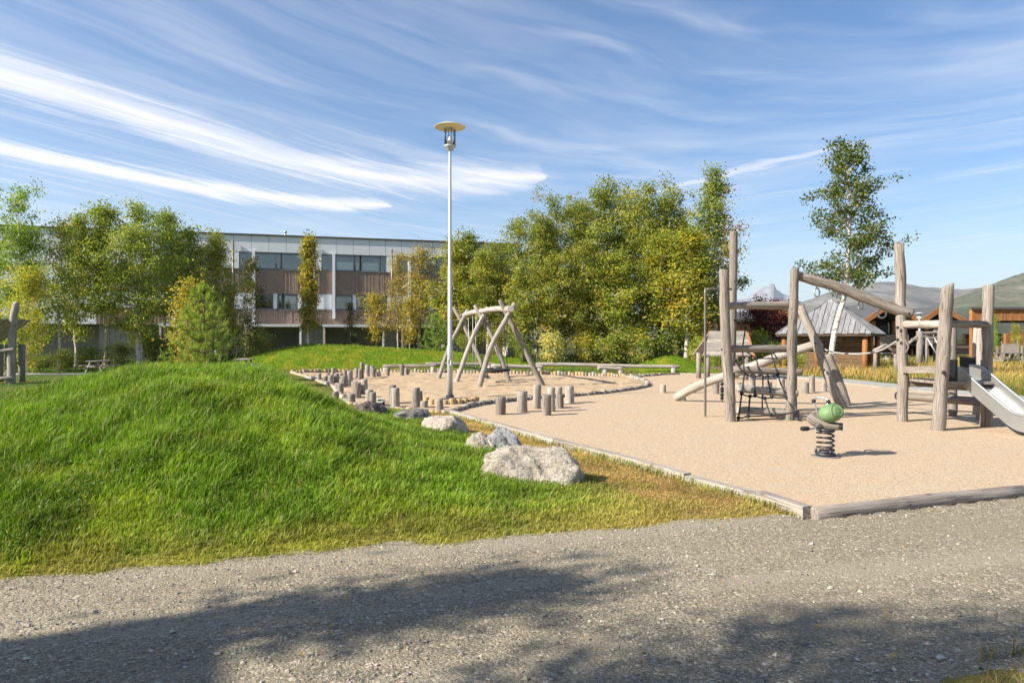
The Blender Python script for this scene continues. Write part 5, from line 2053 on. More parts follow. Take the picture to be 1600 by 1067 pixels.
def climbing_frame():
    t = thing('climbing_structure', 'large climbing frame of weathered bent logs with rings, rope net and slide', 'climbing frame', (6.4, 13.3, 0))

    def post(b, mids, tp, r, mt='log', seed=1, slant=None, dY=0.0):
        g = gp(*b)
        pts = [Vector((g.x, g.y, -0.2)), g] + [at(*q, g.y + dY * 0.5) for q in mids] + [at(*tp, g.y + dY)]
        r = r * 0.83
        rr = [r * 1.04, r * 1.02] + [r] * len(mids) + [r * 0.92]
        m = MB()
        m.tube(pts, rr, 14, per=5, jit=0.04, cham=0.025, seed=seed, slant=slant)
        return part('post', m, M[mt], t)

    def bolt(parent, px, py, Y, r=0.03, ax=(0, -1, 0)):
        m = MB()
        c = at(px, py, Y)
        m.tube([c, c + Vector(ax) * 0.03], r, 8, cham=0.006)
        part('bolt', m, M['dark_metal'], parent)

    def bar(a, b, r, mt='log', seed=1, mid=None, n=12, name='crossbar', cham=0.02):
        m = MB()
        pts = [a] + (mid or [a.lerp(b, 0.5)]) + [b]
        m.tube(pts, r * 0.86, n, per=5, jit=0.035, cham=cham, seed=seed)
        return part(name, m, M[mt], t)

    YA, YC = gd(657), gd(655)
    A_ = post((1141, 658), [(1140, 600), (1134, 540)], (1131, 421), 0.118, 'log', 1, (0.12, 0, 0))
    bolt(A_, 1128.5, 545.5, YA - 0.12)
    B_ = post((1139, 647), [(1143, 560)], (1147, 362), 0.108, 'log', 2, (0.15, 0, 0))
    C_ = post((1234, 656), [(1237, 590), (1238, 520)], (1242, 421), 0.105, 'log', 3, (0.1, 0, 0))
    bolt(C_, 1237, 583.5, YC - 0.11)
    D_ = post((1240, 640), [(1240, 560)], (1240, 480), 0.09, 'log_grey', 4)
    F_ = post((1411, 658), [(1410, 560), (1408, 470)], (1406, 380), 0.115, 'log', 5, (0.25, 0, 0))
    for py in (512, 531):
        bolt(F_, 1402, py, gd(658) - 0.1)
    G_ = post((1466, 672), [(1471, 600), (1476, 520)], (1481, 447), 0.128, 'log', 6, (0.9, 0, 0))
    bolt(G_, 1474, 582, gd(672) - 0.125, 0.036)
    H_ = post((1541, 666), [(1542, 560)], (1545, 446), 0.115, 'log', 7, (0.05, 0, 0))
    # rear posts on the slide platform
    for i, (px, b, tp) in enumerate(((1489, 650, 508), (1526, 648, 508), (1532.5, 655, 512))):
        post((px, b), [(px, 580)], (px, tp), 0.095 if i != 1 else 0.08, 'log_pale' if i else 'log', 20 + i)
    # crossbars of the left cell
    bar(V3(1138, 478, YA - 0.02), V3(1236, 476, YC), 0.085, 'log_grey', 11)
    bar(V3(1139, 545, YA - 0.02), V3(1236, 545, YC), 0.082, 'log_grey', 12)
    bar(V3(1150, 478, 14.45), V3(1240, 480, 14.6), 0.07, 'log_pale', 13)
    # stacked step logs, rear row and front row
    for i, (x0, y0, x1, y1, Y, r, mt) in enumerate(((1146, 577, 1252, 582, 14.3, 0.09, 'log'), (1149, 605, 1246, 615, 14.3, 0.085, 'log_pale'), (1152, 607, 1230, 614.5, 13.75, 0.09, 'log_pale'), (1153, 640, 1229, 645.5, 13.6, 0.085, 'log_pale'), (1158, 640, 1248, 645, 14.2, 0.09, 'log_grey'))):
        bar(V3(x0, y0, Y), V3(x1, y1, Y), r, mt, 30 + i, name='step_log')
    # steel pole
    m = MB()
    g = gp(1102, 651)
    tp = at(1102, 458, g.y)
    e = at(1143, 452, 14.2)
    m.tube([g - Vector((0, 0, 0.2)), g, at(1102, 560, g.y), tp, at(1103.5, 454, g.y), at(1107, 452, g.y), at(1115, 451.5, g.y), e], 0.024, 10, per=3)
    part('fire_pole', m, M['tube_steel'], t)
    # rope net with knots
    nodes = {}
    N = [('a0', 1149, 563), ('a1', 1163, 584), ('a2', 1179, 588), ('a3', 1187, 586), ('a4', 1199, 588), ('a5', 1215, 585),
         ('b0', 1159, 615), ('b1', 1172, 619), ('b2', 1180, 618), ('b3', 1195, 622), ('b4', 1206, 620), ('b5', 1229, 621),
         ('c0', 1154, 653), ('c1', 1169, 650), ('c2', 1204, 648), ('c3', 1243, 644), ('c4', 1250, 658), ('d0', 1151, 662)]
    dep = {'a': 13.95, 'b': 13.55, 'c': 13.35, 'd': 13.33}
    for nm, x, y in N:
        nodes[nm] = at(x, y, dep[nm[0]])
    ed = ['a0a1', 'a1a2', 'a2a3', 'a3a4', 'a4a5', 'b0b1', 'b1b2', 'b2b3', 'b3b4', 'b4b5', 'c0c1', 'c1c2', 'c2c3', 'c3c4', 'a1b0', 'b0c0', 'c0d0', 'a2b2', 'b1c1', 'a4b4', 'b3c2', 'a5b5', 'b5c3']
    rm = MB()
    for s_ in ed:
        a, b = nodes[s_[:2]], nodes[s_[2:]]
        rm.tube([a, a.lerp(b, 0.5) - Vector((0, 0, 0.012)), b], 0.0165, 6, per=3, cap=False)
    # ropes rising to the back of the cell
    extra = [((1147, 500, 14.4), (1165, 512, 14.8)), ((1165, 512, 14.8), (1197, 537, 15.4)), ((1197, 537, 15.4), (1215, 560, 15.8)), ((1163, 584, 13.95), (1160, 545, 14.6)), ((1160, 545, 14.6), (1165, 512, 14.8)), ((1187, 586, 13.95), (1180, 550, 14.9)), ((1215, 585, 13.95), (1204, 548, 15.3)),
             ((1192, 622, 13.7), (1192, 585, 14.6)), ((1160, 545, 14.6), (1182, 560, 15.0)), ((1182, 560, 15.0), (1215, 560, 15.8)), ((1150, 575, 14.3), (1163, 565, 15)), ((1191, 640, 13.9), (1191, 612, 14.2))]
    for a, b in extra:
        rm.tube([at(*a), at(*b)], 0.0155, 5, cap=False)
    net = part('rope_net', rm, M['rope'], t)
    for nm, x, y in N:
        m = MB()
        m.ellip(nodes[nm], (0.043, 0.043, 0.04), 8, 6)
        part('knot', m, M['rubber'], net)
    for a in ((1165, 512, 14.8), (1197, 537, 15.4), (1180, 550, 14.9)):
        m = MB()
        m.ellip(at(*a), (0.036, 0.036, 0.034), 8, 6)
        part('knot', m, M['rubber'], net)
    # short rope with beads beside the front post
    m = MB()
    m.tube([at(1128, 595, 15.2), at(1128.5, 627, 15.2)], 0.012, 5)
    br = part('bead_rope', m, M['rope'], t)
    for py in (600, 607, 611, 617, 622):
        m = MB()
        m.ellip(at(1128.3, py, 15.2), (0.045, 0.045, 0.04), 8, 6)
        part('bead', m, M['rubber'], br)
    # bent sloping log
    lo = gp(1058, 626)
    pts = [at(1055, 622, lo.y), at(1085, 605, 17.4), at(1128, 589, 16.9), at(1165, 577, 16.6), at(1222, 555, 16.3), at(1284, 535, 16.0)]
    m = MB()
    m.tube(pts, [0.105, 0.112, 0.112, 0.11, 0.105, 0.10], 12, per=4, jit=0.035, cham=0.03, seed=44)
    part('sloping_log', m, M['log_pale'], t)
    m = MB()
    q = at(1067, 616, 17.7)
    m.tube([(q.x, q.y, -0.1), (q.x, q.y, q.z)], 0.05, 8)
    m.tube([(q.x + 0.1, q.y + 0.16, -0.1), (q.x + 0.06, q.y + 0.1, q.z)], 0.035, 8)
    part('foot', m, M['galv'], t)
    # crossing leaning logs
    g = gp(1318, 638)
    m = MB()
    m.tube([g + (g - at(1298.5, 600, g.y)) * 0.25, at(1298.5, 600, g.y), at(1275, 535, g.y + 0.1), at(1250, 479, g.y + 0.2)], [0.105, 0.10, 0.098, 0.085], 12, per=5, jit=0.03, cham=0.02, seed=51)
    lg = part('leaning_log', m, M['log_pale'], t)
    for px, py in ((1274, 536), (1287, 578)):
        bolt(lg, px, py, g.y - 0.1, 0.03)
    g2 = gp(1325, 634)
    m = MB()
    m.tube([g2 + Vector((0, 0.15, 0)) + (g2 - at(1311, 600, g2.y)) * 0.25, at(1311, 600, g2.y + 0.2), at(1292, 554, g2.y + 0.3)], [0.125, 0.125, 0.12], 12, per=5, jit=0.03, cham=0.025, seed=52)
    part('leaning_log', m, M['log'], t)
    # sagging ropes across to the right posts
    m = MB()
    m.tube([at(1280, 541, 16.0), at(1300, 550, 15.6), at(1335, 553, 15), at(1372, 549, 14.2), at(1404, 532, 13.45)], 0.02, 6, per=5)
    m.tube([at(1283, 560, 16.0), at(1330, 640, 15.7)], 0.010, 5)
    part('rope', m, M['rope_grey'], t)
    # log with hanging rings
    a, b = V3(1238, 429, YC - 0.03), V3(1425, 491, gd(658) - 0.04)
    m = MB()
    m.tube([a, a.lerp(b, 0.4) + Vector((0, 0, 0.05)), a.lerp(b, 0.75), b], [0.092, 0.108, 0.102, 0.112], 14, per=6, jit=0.035, cham=0.03, seed=61)
    rb = part('ring_log', m, M['log'], t)
    bolt(rb, 1420, 490, gd(658) - 0.17, 0.025)
    bolt(rb, 1250, 434, YC - 0.15, 0.02)
    for px, py in ((1276.5, 457), (1314, 465), (1345, 478), (1378, 490)):
        f = (px - 1238) / (1425 - 1238)
        c = at(px, py, YC - 0.02)
        m = MB()
        an = R(20 if px in (1276.5, 1345) else 0)
        cc = [c + Vector((math.cos(q) * 0.085 * math.cos(an), math.cos(q) * 0.085 * math.sin(an) * 2, math.sin(q) * 0.085)) for q in [6.28319 * k / 20 for k in range(21)]]
        m.tube(cc, 0.016, 7, cap=False)
        m.tube([c + Vector((0, 0, 0.08)), c + Vector((0, 0, 0.16))], 0.012, 6)
        part('hanging_ring', m, M['galv'], t)
    # right cell
    YF, YG, YH = gd(658), gd(672), gd(666)
    bar(V3(1413, 507, YF - 0.03), V3(1472, 507, YG + 0.02), 0.085, 'log_pale', 71)
    bar(V3(1478, 506, YG + 0.03), V3(1541, 507, YH - 0.02), 0.078, 'log_grey', 72)
    m = MB()
    m.beam(V3(1412, 577.5, YF - 0.02), V3(1470, 577.5, YG + 0.05), 0.12, 0.13)
    part('plank', m, M['log'], t)
    bar(V3(1400, 618, 14.6), V3(1553, 629, 13.1), 0.095, 'log', 73)
    m = MB()
    c0 = at(1414, 530, YF - 0.12)
    m.tube([c0, at(1419, 540, YF - 0.2), at(1418.5, 546, YF - 0.2), at(1414, 552, YF - 0.12)], 0.016, 7, per=4)
    part('grip', m, M['log'], t)
    # platform of boards
    zf = EYE - 65 / F * 12.9
    pl = None
    for i in range(7):
        y = 12.35 + i * 0.17
        m = MB()
        m.beam((7.72, y, zf), (8.72, y, zf), 0.155, 0.05)
        p_ = part('floor_board', m, M['log_grey'], t)
    for y in (12.45, 13.3):
        m = MB()
        m.beam((7.7, y, zf - 0.085), (8.75, y, zf - 0.085), 0.06, 0.11)
        part('joist', m, M['log_grey'], t)
    # black side panels at the slide mouth
    m = MB()
    m.box((7.83, 12.30, zf + 0.03), (8.03, 12.35, zf + 0.42))
    part('side_panel', m, M['rubber'], t)
    m = MB()
    m.box((8.62, 12.75, zf + 0.03), (8.66, 13.15, zf + 0.45))
    part('side_panel', m, M['rubber'], t)
    # steel slide: bed and two side walls, out to the right and towards the path
    s0 = Vector((8.34, 12.70, zf + 0.06))
    dr = Vector((0.20, -0.98, 0)).normalized()
    wv = Vector((-dr.y, dr.x, 0))
    prof = [(0.0, 0.0), (0.22, 0.0), (0.40, -0.06), (0.7, -0.30), (1.35, -0.79 + 0.08), (1.7, -0.70 - 0.17), (2.05, -0.73)]
    L1 = zf + 0.06
    prof = [(-0.05, 0.0), (0.16, -0.01), (0.30, -0.07), (0.62, -0.30), (0.98, -0.54), (1.30, -L1 + 0.14), (1.6, -L1 + 0.10), (2.0, -L1 + 0.09)]
    P = catmull([s0 + dr * a + Vector((0, 0, b)) for a, b in prof], 4)
    hw = 0.25
    m = MB()
    for a, b in zip(P[:-1], P[1:]):
        m.quad(a - wv * hw, b - wv * hw, b + wv * hw, a + wv * hw, True)
        dn = Vector((0, 0, -0.012))
        m.quad(a + wv * hw + dn, b + wv * hw + dn, b - wv * hw + dn, a - wv * hw + dn, True)
    sl = part('slide', m, M['steel'], t)
    for sg in (-1, 1):
        m = MB()
        n = len(P)
        for k, (a, b) in enumerate(zip(P[:-1], P[1:])):
            ha = 0.22 if k > 3 else 0.26
            o0, o1 = wv * sg * hw, wv * sg * (hw + 0.012)
            h = Vector((0, 0, ha))
            m.hexa([a + o0 - Vector((0, 0, .03)), b + o0 - Vector((0, 0, .03)), b + o1 - Vector((0, 0, .03)), a + o1 - Vector((0, 0, .03)), a + o0 + h, b + o0 + h, b + o1 + h, a + o1 + h])
        part('side_wall', m, M['steel'], sl)
        m = MB()
        m.tube([p + wv * sg * (hw + 0.006) + Vector((0, 0, 0.24)) for p in P], 0.021, 8)
        part('rail', m, M['steel'], sl)
    m = MB()
    e = P[-6]
    m.tube([(e.x, e.y, -0.1), (e.x, e.y, e.z - 0.02)], 0.035, 8)
    part('foot', m, M['galv'], sl)


climbing_frame()


# ------------------------------------------------------------------ spring rider
def spring_rider():
    g = gp(1290, 713)
    Y = g.y
    k = Y / F
    t = thing('spring_rider', 'small spring rider with green snail seat and steel handlebar', 'spring rider', g)
    m = MB()
    m.lathe(g, [(0.19, -0.02), (0.19, 0.006), (0.17, 0.012), (0.0, 0.012)], 20)
    part('base_disc', m, M['dark_disc'], t)
    m = MB()
    turns = 5.2
    hz = 0.34
    pts = []
    for i in range(int(turns * 16) + 1):
        a = i / 16 * 6.28319
        f = i / (turns * 16)
        z = 0.03 + hz * (f if f > 0.12 else f * 0.6 + 0.0)
        pts.append(g + Vector((math.cos(a) * 0.107, math.sin(a) * 0.107, z)))
    m.tube(pts, 0.0135, 8)
    part('spring', m, M['dark_metal'], t)
    m = MB()
    m.lathe(g, [(0.13, 0.02), (0.13, 0.05), (0.09, 0.06), (0.085, 0.09)], 14)
    m.lathe(g, [(0.06, 0.33), (0.12, 0.355), (0.12, 0.385)], 14)
    for a in (0.6, 2.7, 4.8):
        c = g + Vector((math.cos(a) * 0.12, math.sin(a) * 0.12, 0.05))
        m.tube([c, c + Vector((0, 0, 0.05))], 0.018, 6)
    part('clamp', m, M['dark_metal'], t)
    z0 = g.z + 0.40
    # wooden body log, tilted
    hd = Vector((0.42, -0.9, 0)).normalized()        # towards the rider's back
    bl = g + Vector((-0.03, 0, 0.46))
    m = MB()
    m.tube([bl + Vector((-0.145, 0.10, 0.085)), bl + Vector((-0.09, 0.05, 0.025)), bl + Vector((0.05, -0.03, -0.03)), bl + Vector((0.18, -0.09, -0.04))], [0.07, 0.078, 0.064, 0.05], 14, per=5, jit=0.02, cham=0.015, seed=5)
    part('body_log', m, M['log'], t)
    m = MB()
    q = bl + Vector((0.18, -0.09, -0.04))
    m.tube([q, q + Vector((0.035, -0.016, 0))], 0.05, 12)
    part('end_cap', m, M['rubber'], t)
    gm, w = mat('green_plastic')
    p = w.n('ShaderNodeTexCoord').outputs['Object']
    nz = w.noise(p, 26, 6, 0.7)
    finish(w, w.mix(nz, (0.10, 0.175, 0.07), (0.17, 0.275, 0.12)), 0.55, w.noise(p, 120, 4), 0.35, 0.004, 0.35)
    m = MB()
    sc = g + Vector((0.045, -0.06, 0.60))
    rot = Matrix.Rotation(R(-12), 3, 'Y')
    # snail shell: flattened ball with a spiral groove ridge
    m.ellip(sc, (0.165, 0.14, 0.125), 24, 16, rot)
    sp = []
    for i in range(40):
        a = i / 40 * 6.28 * 1.6 + 0.6
        rr = 0.028 + 0.075 * i / 40
        px_, pz_ = math.cos(a) * rr, math.sin(a) * rr
        yy = math.sqrt(max(0.0, 1 - ((px_ + 0.045) / 0.165) ** 2 - ((pz_ + 0.03) / 0.125) ** 2)) * 0.14
        sp.append(sc + rot @ Vector((px_ + 0.045, -yy, pz_ + 0.03)))
    sh = part('shell_seat', m, gm, t)
    m = MB()
    m.tube(sp, [0.004 + 0.008 * i / 39 for i in range(40)], 7)
    part('spiral_ridge', m, gm, sh)
    # handlebar with black grips
    h0 = g + Vector((-0.13, 0.06, 0.60))
    m = MB()
    pts = [at(1279, 657, Y + .03), at(1276, 640, Y + 0.03), at(1271.5, 627, Y + .05), at(1277, 621.5, Y + 0.06), at(1285, 621, Y + 0.02), at(1292, 623.5, Y - .02), at(1294.5, 628, Y - .05), at(1290.5, 637, Y - .05), at(1288, 650, Y - .03)]
    m.tube(pts, 0.0125, 8, per=4)
    hb = part('handlebar', m, M['steel'], t)
    for px, py, dy in ((1271.5, 626.5, .05), (1294.5, 627.5, -.05)):
        m = MB()
        m.ellip(at(px, py, Y + dy), (0.030, 0.030, 0.028), 10, 7)
        part('grip', m, M['rubber'], hb)
    m = MB()
    f0 = at(1281, 662, Y - 0.06)
    m.tube([f0, at(1272, 669, Y - 0.12), at(1264, 670, Y - 0.16)], 0.013, 8, per=3)
    fr = part('foot_bar', m, M['steel'], t)
    m = MB()
    a = at(1263.5, 669.5, Y - 0.16)
    m.tube([a, a + Vector((-0.108, -0.02, 0))], 0.031, 10, cham=0.018)
    part('foot_grip', m, M['rubber'], fr)
    m = MB()
    f0 = at(1300, 664, Y + 0.10)
    m.tube([f0, f0 + Vector((0.10, 0.12, -0.05)), f0 + Vector((0.16, 0.2, -0.04))], 0.013, 8, per=3)
    fr = part('foot_bar', m, M['steel'], t)
    a = f0 + Vector((0.16, 0.2, -0.04))
    m = MB()
    m.tube([a, a + Vector((0.09, 0.05, 0))], 0.031, 10, cham=0.018)
    part('foot_grip', m, M['rubber'], fr)


spring_rider()


# ------------------------------------------------------------------ boulders
def boulder(px, base, wpx, hpx, depth, label, mt, seed, rot=0.0, squash=1.0, dz=0.0, peak=0.0):
    g = gp(px, base)
    Y = g.y + depth * 0.35
    sx = wpx / F * Y / 2
    sz = hpx / F * Y
    c = Vector(((px - 800) / F * Y, Y, float(lawn_h(np.array([(px - 800) / F * Y]), np.array([Y]))[0]) * 0.4 + dz))
    bm = bmesh.new()
    bmesh.ops.create_icosphere(bm, subdivisions=5, radius=1.0)
    rn = np.random.default_rng(seed)
    # cut by random planes for facets, then roughen
    pl = rn.normal(size=(26, 3))
    pl[:, 2] = np.abs(pl[:, 2]) * 0.8 - 0.1
    pl /= np.linalg.norm(pl, axis=1, keepdims=True)
    of = rn.uniform(0.60, 0.92, 26)
    V = np.array([v.co[:] for v in bm.verts])
    for n_, d_ in zip(pl, of):
        s_ = V @ n_ - d_
        V = V - np.where(s_ > 0, s_ * 0.88, 0)[:, None] * n_
    r = np.linalg.norm(V, axis=1, keepdims=True)
    D = V / r
    a = fbm(D[:, 0] * 1.7 + D[:, 2] * 1.1 + seed, D[:, 1] * 1.7 - D[:, 2] * 1.3, 1.6, seed, 5) - 0.5
    b = np.abs(fbm(D[:, 0] * 3 + D[:, 2] * 2.1 + seed, D[:, 1] * 3 - D[:, 2] * 1.7, 2.2, seed + 3, 4) - 0.5)
    e = fbm(D[:, 0] * 9 + D[:, 2] * 7 + seed, D[:, 1] * 9 - D[:, 2] * 5, 2.0, seed + 8, 4) - 0.5
    V = V * (1 + 0.30 * a - 0.30 * b + 0.16 * e)[:, None]
    V[:, 2] += peak * V[:, 0] * 0.5
    V[:, 0] -= (V[:, 0].max() + V[:, 0].min()) / 2
    V /= np.array([np.abs(V[:, 0]).max(), np.abs(V[:, 1]).max(), V[:, 2].max()])
    if squash != 1.0:
        V[:, 2] = np.where(V[:, 2] > 0, np.abs(V[:, 2]) ** squash, V[:, 2])
    V *= np.array([sx, depth, sz])
    V[:, 2] = np.where(V[:, 2] < 0, V[:, 2] * 0.45, V[:, 2])
    cr, sr = math.cos(rot), math.sin(rot)
    V[:, 0], V[:, 1] = V[:, 0] * cr - V[:, 1] * sr, V[:, 0] * sr + V[:, 1] * cr
    for v, p in zip(bm.verts, V):
        v.co = p
    me = bpy.data.meshes.new('boulder')
    bm.to_mesh(me)
    bm.free()
    me.polygons.foreach_set('use_smooth', [True] * len(me.polygons))
    o = put('boulder', me, M[mt], None, c)
    o['label'] = label
    o['category'] = 'boulder'
    o['group'] = 'boulders along the foot of the mound'
    return o


boulder(836, 757, 168, 62, 0.38, 'largest pale boulder, nearest the camera, at the foot of the mound', 'rock', 5, -0.12, squash=0.75, dz=-0.05)
boulder(750, 712, 66, 38, 0.30, 'white streaked boulder left of the split grey one', 'rock', 8, 0.2, dz=-0.05)
boulder(783, 710, 92, 46, 0.40, 'jagged grey boulder behind the largest one', 'rock_grey', 22, 0.3, squash=0.8, dz=-0.05)
boulder(691, 680, 92, 34, 0.42, 'long pinkish white boulder, third from the front', 'rock_pink', 14, -0.1, squash=0.55, dz=-0.06)
boulder(645, 658, 60, 16, 0.5, 'flat dark grey slab lying in the grass behind the pink boulder', 'rock_slab', 18, 0.1, squash=0.4)
boulder(583, 652, 66, 24, 0.55, 'dark brown rock at the foot of the mound by the toy truck', 'rock_dark', 19, -0.2, dz=-0.02)


# ------------------------------------------------------------------ little play things
def toy_truck():
    g = gp(594.5, 634.5)
    k = g.y / F
    t = thing('toy_truck', 'small pale green toy truck left at the edge of the sand', 'toy truck', g)
    gm = plain('toy_green', (0.45, 0.55, 0.45), 0.5)
    m = MB()
    m.box((g.x - 0.075, g.y - 0.13, 0.04), (g.x + 0.075, g.y + 0.13, 0.10))
    part('chassis', m, M['dark_metal'], t)
    m = MB()
    m.hexa([(g.x - 0.07, g.y - 0.13, 0.10), (g.x + 0.07, g.y - 0.13, 0.10), (g.x + 0.07, g.y - 0.02, 0.10), (g.x - 0.07, g.y - 0.02, 0.10), (g.x - 0.055, g.y - 0.10, 0.19), (g.x + 0.055, g.y - 0.10, 0.19), (g.x + 0.055, g.y - 0.02, 0.19), (g.x - 0.055, g.y - 0.02, 0.19)])
    c = part('cab', m, gm, t)
    m = MB()
    m.quad((g.x - 0.052, g.y - 0.124, 0.13), (g.x + 0.052, g.y - 0.124, 0.13), (g.x + 0.046, g.y - 0.108, 0.178), (g.x - 0.046, g.y - 0.108, 0.178))
    part('windscreen', m, M['rubber'], c)
    m = MB()
    m.box((g.x - 0.08, g.y - 0.01, 0.10), (g.x + 0.08, g.y + 0.13, 0.115))
    for sx in (-0.08, 0.072):
        m.box((g.x + sx, g.y - 0.01, 0.115), (g.x + sx + 0.008, g.y + 0.13, 0.18))
    m.box((g.x - 0.072, g.y - 0.01, 0.115), (g.x + 0.072, g.y - 0.002, 0.19))
    part('tipper', m, M['white'], t)
    for sx in (-0.085, 0.065):
        for sy in (-0.085, 0.08):
            m = MB()
            m.tube([(g.x + sx, g.y + sy, 0.045), (g.x + sx + 0.02, g.y + sy, 0.045)], 0.045, 12)
            part('wheel', m, M['rubber'], t)


toy_truck()


def play_hut():
    Y = 27.5
    X = lambda px: (px - 800) / F * Y
    Z = lambda py: EYE + (HOR - py) / F * Y
    x0, x1 = X(1090), X(1166)
    zr, ze = Z(519), Z(556)
    yf, ym, yb = Y - 0.75, Y, Y + 0.75
    t = thing('play_hut', 'little open play hut with pale board roof behind the climbing frame', 'play hut', ((x0 + x1) / 2, Y, 0))
    n = 6
    for side, (ye,) in enumerate(((yf,), (yb,))):
        for i in range(n):
            f0, f1 = i / n, (i + 1.15) / n
            y0, y1 = ye + (ym - ye) * f0, ye + (ym - ye) * f1
            z0, z1 = ze + (zr - ze) * f0, ze + (zr - ze) * f1
            sk = 0.42 * (1 - i / (n - 1)) if side == 0 else 0
            m = MB()
            off = 0.018 * (1 if True else 0)
            a = [(x0 + 0.5 * f0, y0, z0 + off * 1.4), (x1, y0, z0 + off * 1.4), (x1, y1, z1), (x0 + 0.5 * f1, y1, z1)]
            m.hexa([Vector(p) for p in a] + [Vector(p) + Vector((0, 0, 0.035)) for p in a])
            part('roof_board', m, M['log_pale'], t)
    for px in (x0 + 0.22, x1 - 0.2):
        for y in (yf + 0.12, yb - 0.12):
            m = MB()
            m.tube([(px, y, -0.1), (px, y, ze + 0.12)], 0.10, 9, jit=0.03)
            part('post', m, M['log'], t)
    for y0, y1 in ((yf - 0.1, ym), (yb + 0.1, ym)):
        m = MB()
        m.beam((x1 + 0.03, y0, ze - 0.06), (x1 + 0.03, y1, zr - 0.06), 0.08, 0.14)
        part('rafter', m, M['orange_wood'], t)
    m = MB()
    m.beam((x0 + 0.3, Y + 0.6, 0.42), (x1 - 0.2, Y + 0.6, 0.42), 0.28, 0.06)
    part('bench_board', m, M['log'], t)


play_hut()


def left_play_frame():
    Y = gd(601)
    X = lambda px: (px - 800) / F * Y
    Z = lambda py: EYE + (HOR - py) / F * Y
    t = thing('play_tower', 'leaning grey post and board roof of a play tower at the left edge', 'play tower', (X(0), Y, 0))
    m = MB()
    m.tube([(X(18), Y, -0.2), at(18, 560, Y), at(20.5, 510, Y), at(25.5, 474, Y)], [0.135, 0.13, 0.125, 0.11], 12, per=4, jit=0.04, cham=0.02, seed=2, slant=(0.3, 0, 0))
    p = part('post', m, M['log_pale'], t)
    m = MB()
    c = at(24, 509, Y - 0.12)
    m.tube([c, c + Vector((0, -0.03, 0))], 0.03, 8)
    part('bolt', m, M['dark_metal'], p)
    for px, b in ((7, 0.2), (2, 1.0), (-30, 0.0), (-40, 1.2)):
        m = MB()
        m.tube([(X(px), Y + b, -0.2), (X(px), Y + b, Z(538) )], 0.11, 10, jit=0.03, seed=px + 50)
        part('post', m, M['log_grey'], t)
    for i in range(6):
        f0, f1 = i / 6, (i + 0.95) / 6
        m = MB()
        a = [at(-40, 545, Y - 0.5 + 1.6 * f0), at(15, 503 + 0, Y - 0.5 + 1.6 * f0), at(15, 503, Y - 0.5 + 1.6 * f1), at(-40, 545, Y - 0.5 + 1.6 * f1)]
        za, zb = Z(542), Z(500)
        a = [Vector((X(-45), Y - 0.5 + 1.6 * f0, za)), Vector((X(14), Y - 0.5 + 1.6 * f0, zb)), Vector((X(14), Y - 0.5 + 1.6 * f1, zb)), Vector((X(-45), Y - 0.5 + 1.6 * f1, za))]
        m.hexa(a + [q + Vector((0, 0, 0.04)) for q in a])
        part('roof_board', m, M['log_pale'], t)
    for y0, y1, x0, x1 in ((552, 546, -40, 22), (592, 591, -40, 20)):
        m = MB()
        m.tube([at(x0, y0, Y - 0.17), at(x1, y1, Y - 0.17)], 0.065, 9, per=3, jit=0.03, cham=0.015, seed=y0)
        part('rail', m, M['log_pale'], t)


left_play_frame()


def picnic_table(px, Y, label, s=1.0, mt='white', rz=0.2, name='picnic_table'):
    g = ground_at(px, Y)
    t = thing(name, label, 'picnic table', g, None, rz, s)
    def P(nm, mb):
        o = put(nm, mb.mesh(nm), M[mt], t)
    for i in range(4):
        m = MB()
        m.beam((-0.9, -0.27 + i * 0.18, 0.74), (0.9, -0.27 + i * 0.18, 0.74), 0.16, 0.04)
        P('top_board', m)
    for sy in (-0.72, 0.72):
        m = MB()
        m.beam((-0.9, sy, 0.45), (0.9, sy, 0.45), 0.24, 0.04)
        P('seat_board', m)
    for sx in (-0.6, 0.6):
        for sy in (-1, 1):
            m = MB()
            m.beam((sx, sy * 0.62, -0.05), (sx, sy * 0.22, 0.72), 0.07, 0.09)
            P('leg', m)
        m = MB()
        m.beam((sx, -0.72, 0.40), (sx, 0.72, 0.40), 0.05, 0.09)
        P('brace', m)


picnic_table(157, 33.0, 'pale picnic table under the left birches', 0.75, 'log_pale', 1.45)
picnic_table(380, 32.0, 'pale picnic table at the left end of the grass bank', 0.9, 'log_pale', 1.75)
picnic_table(1390, 42.0, 'pale picnic table near the small log arch', 1.0, 'log_pale', 0.3)
picnic_table(1572, 38.0, 'brown picnic table behind the slide', 1.1, 'log', 0.1)


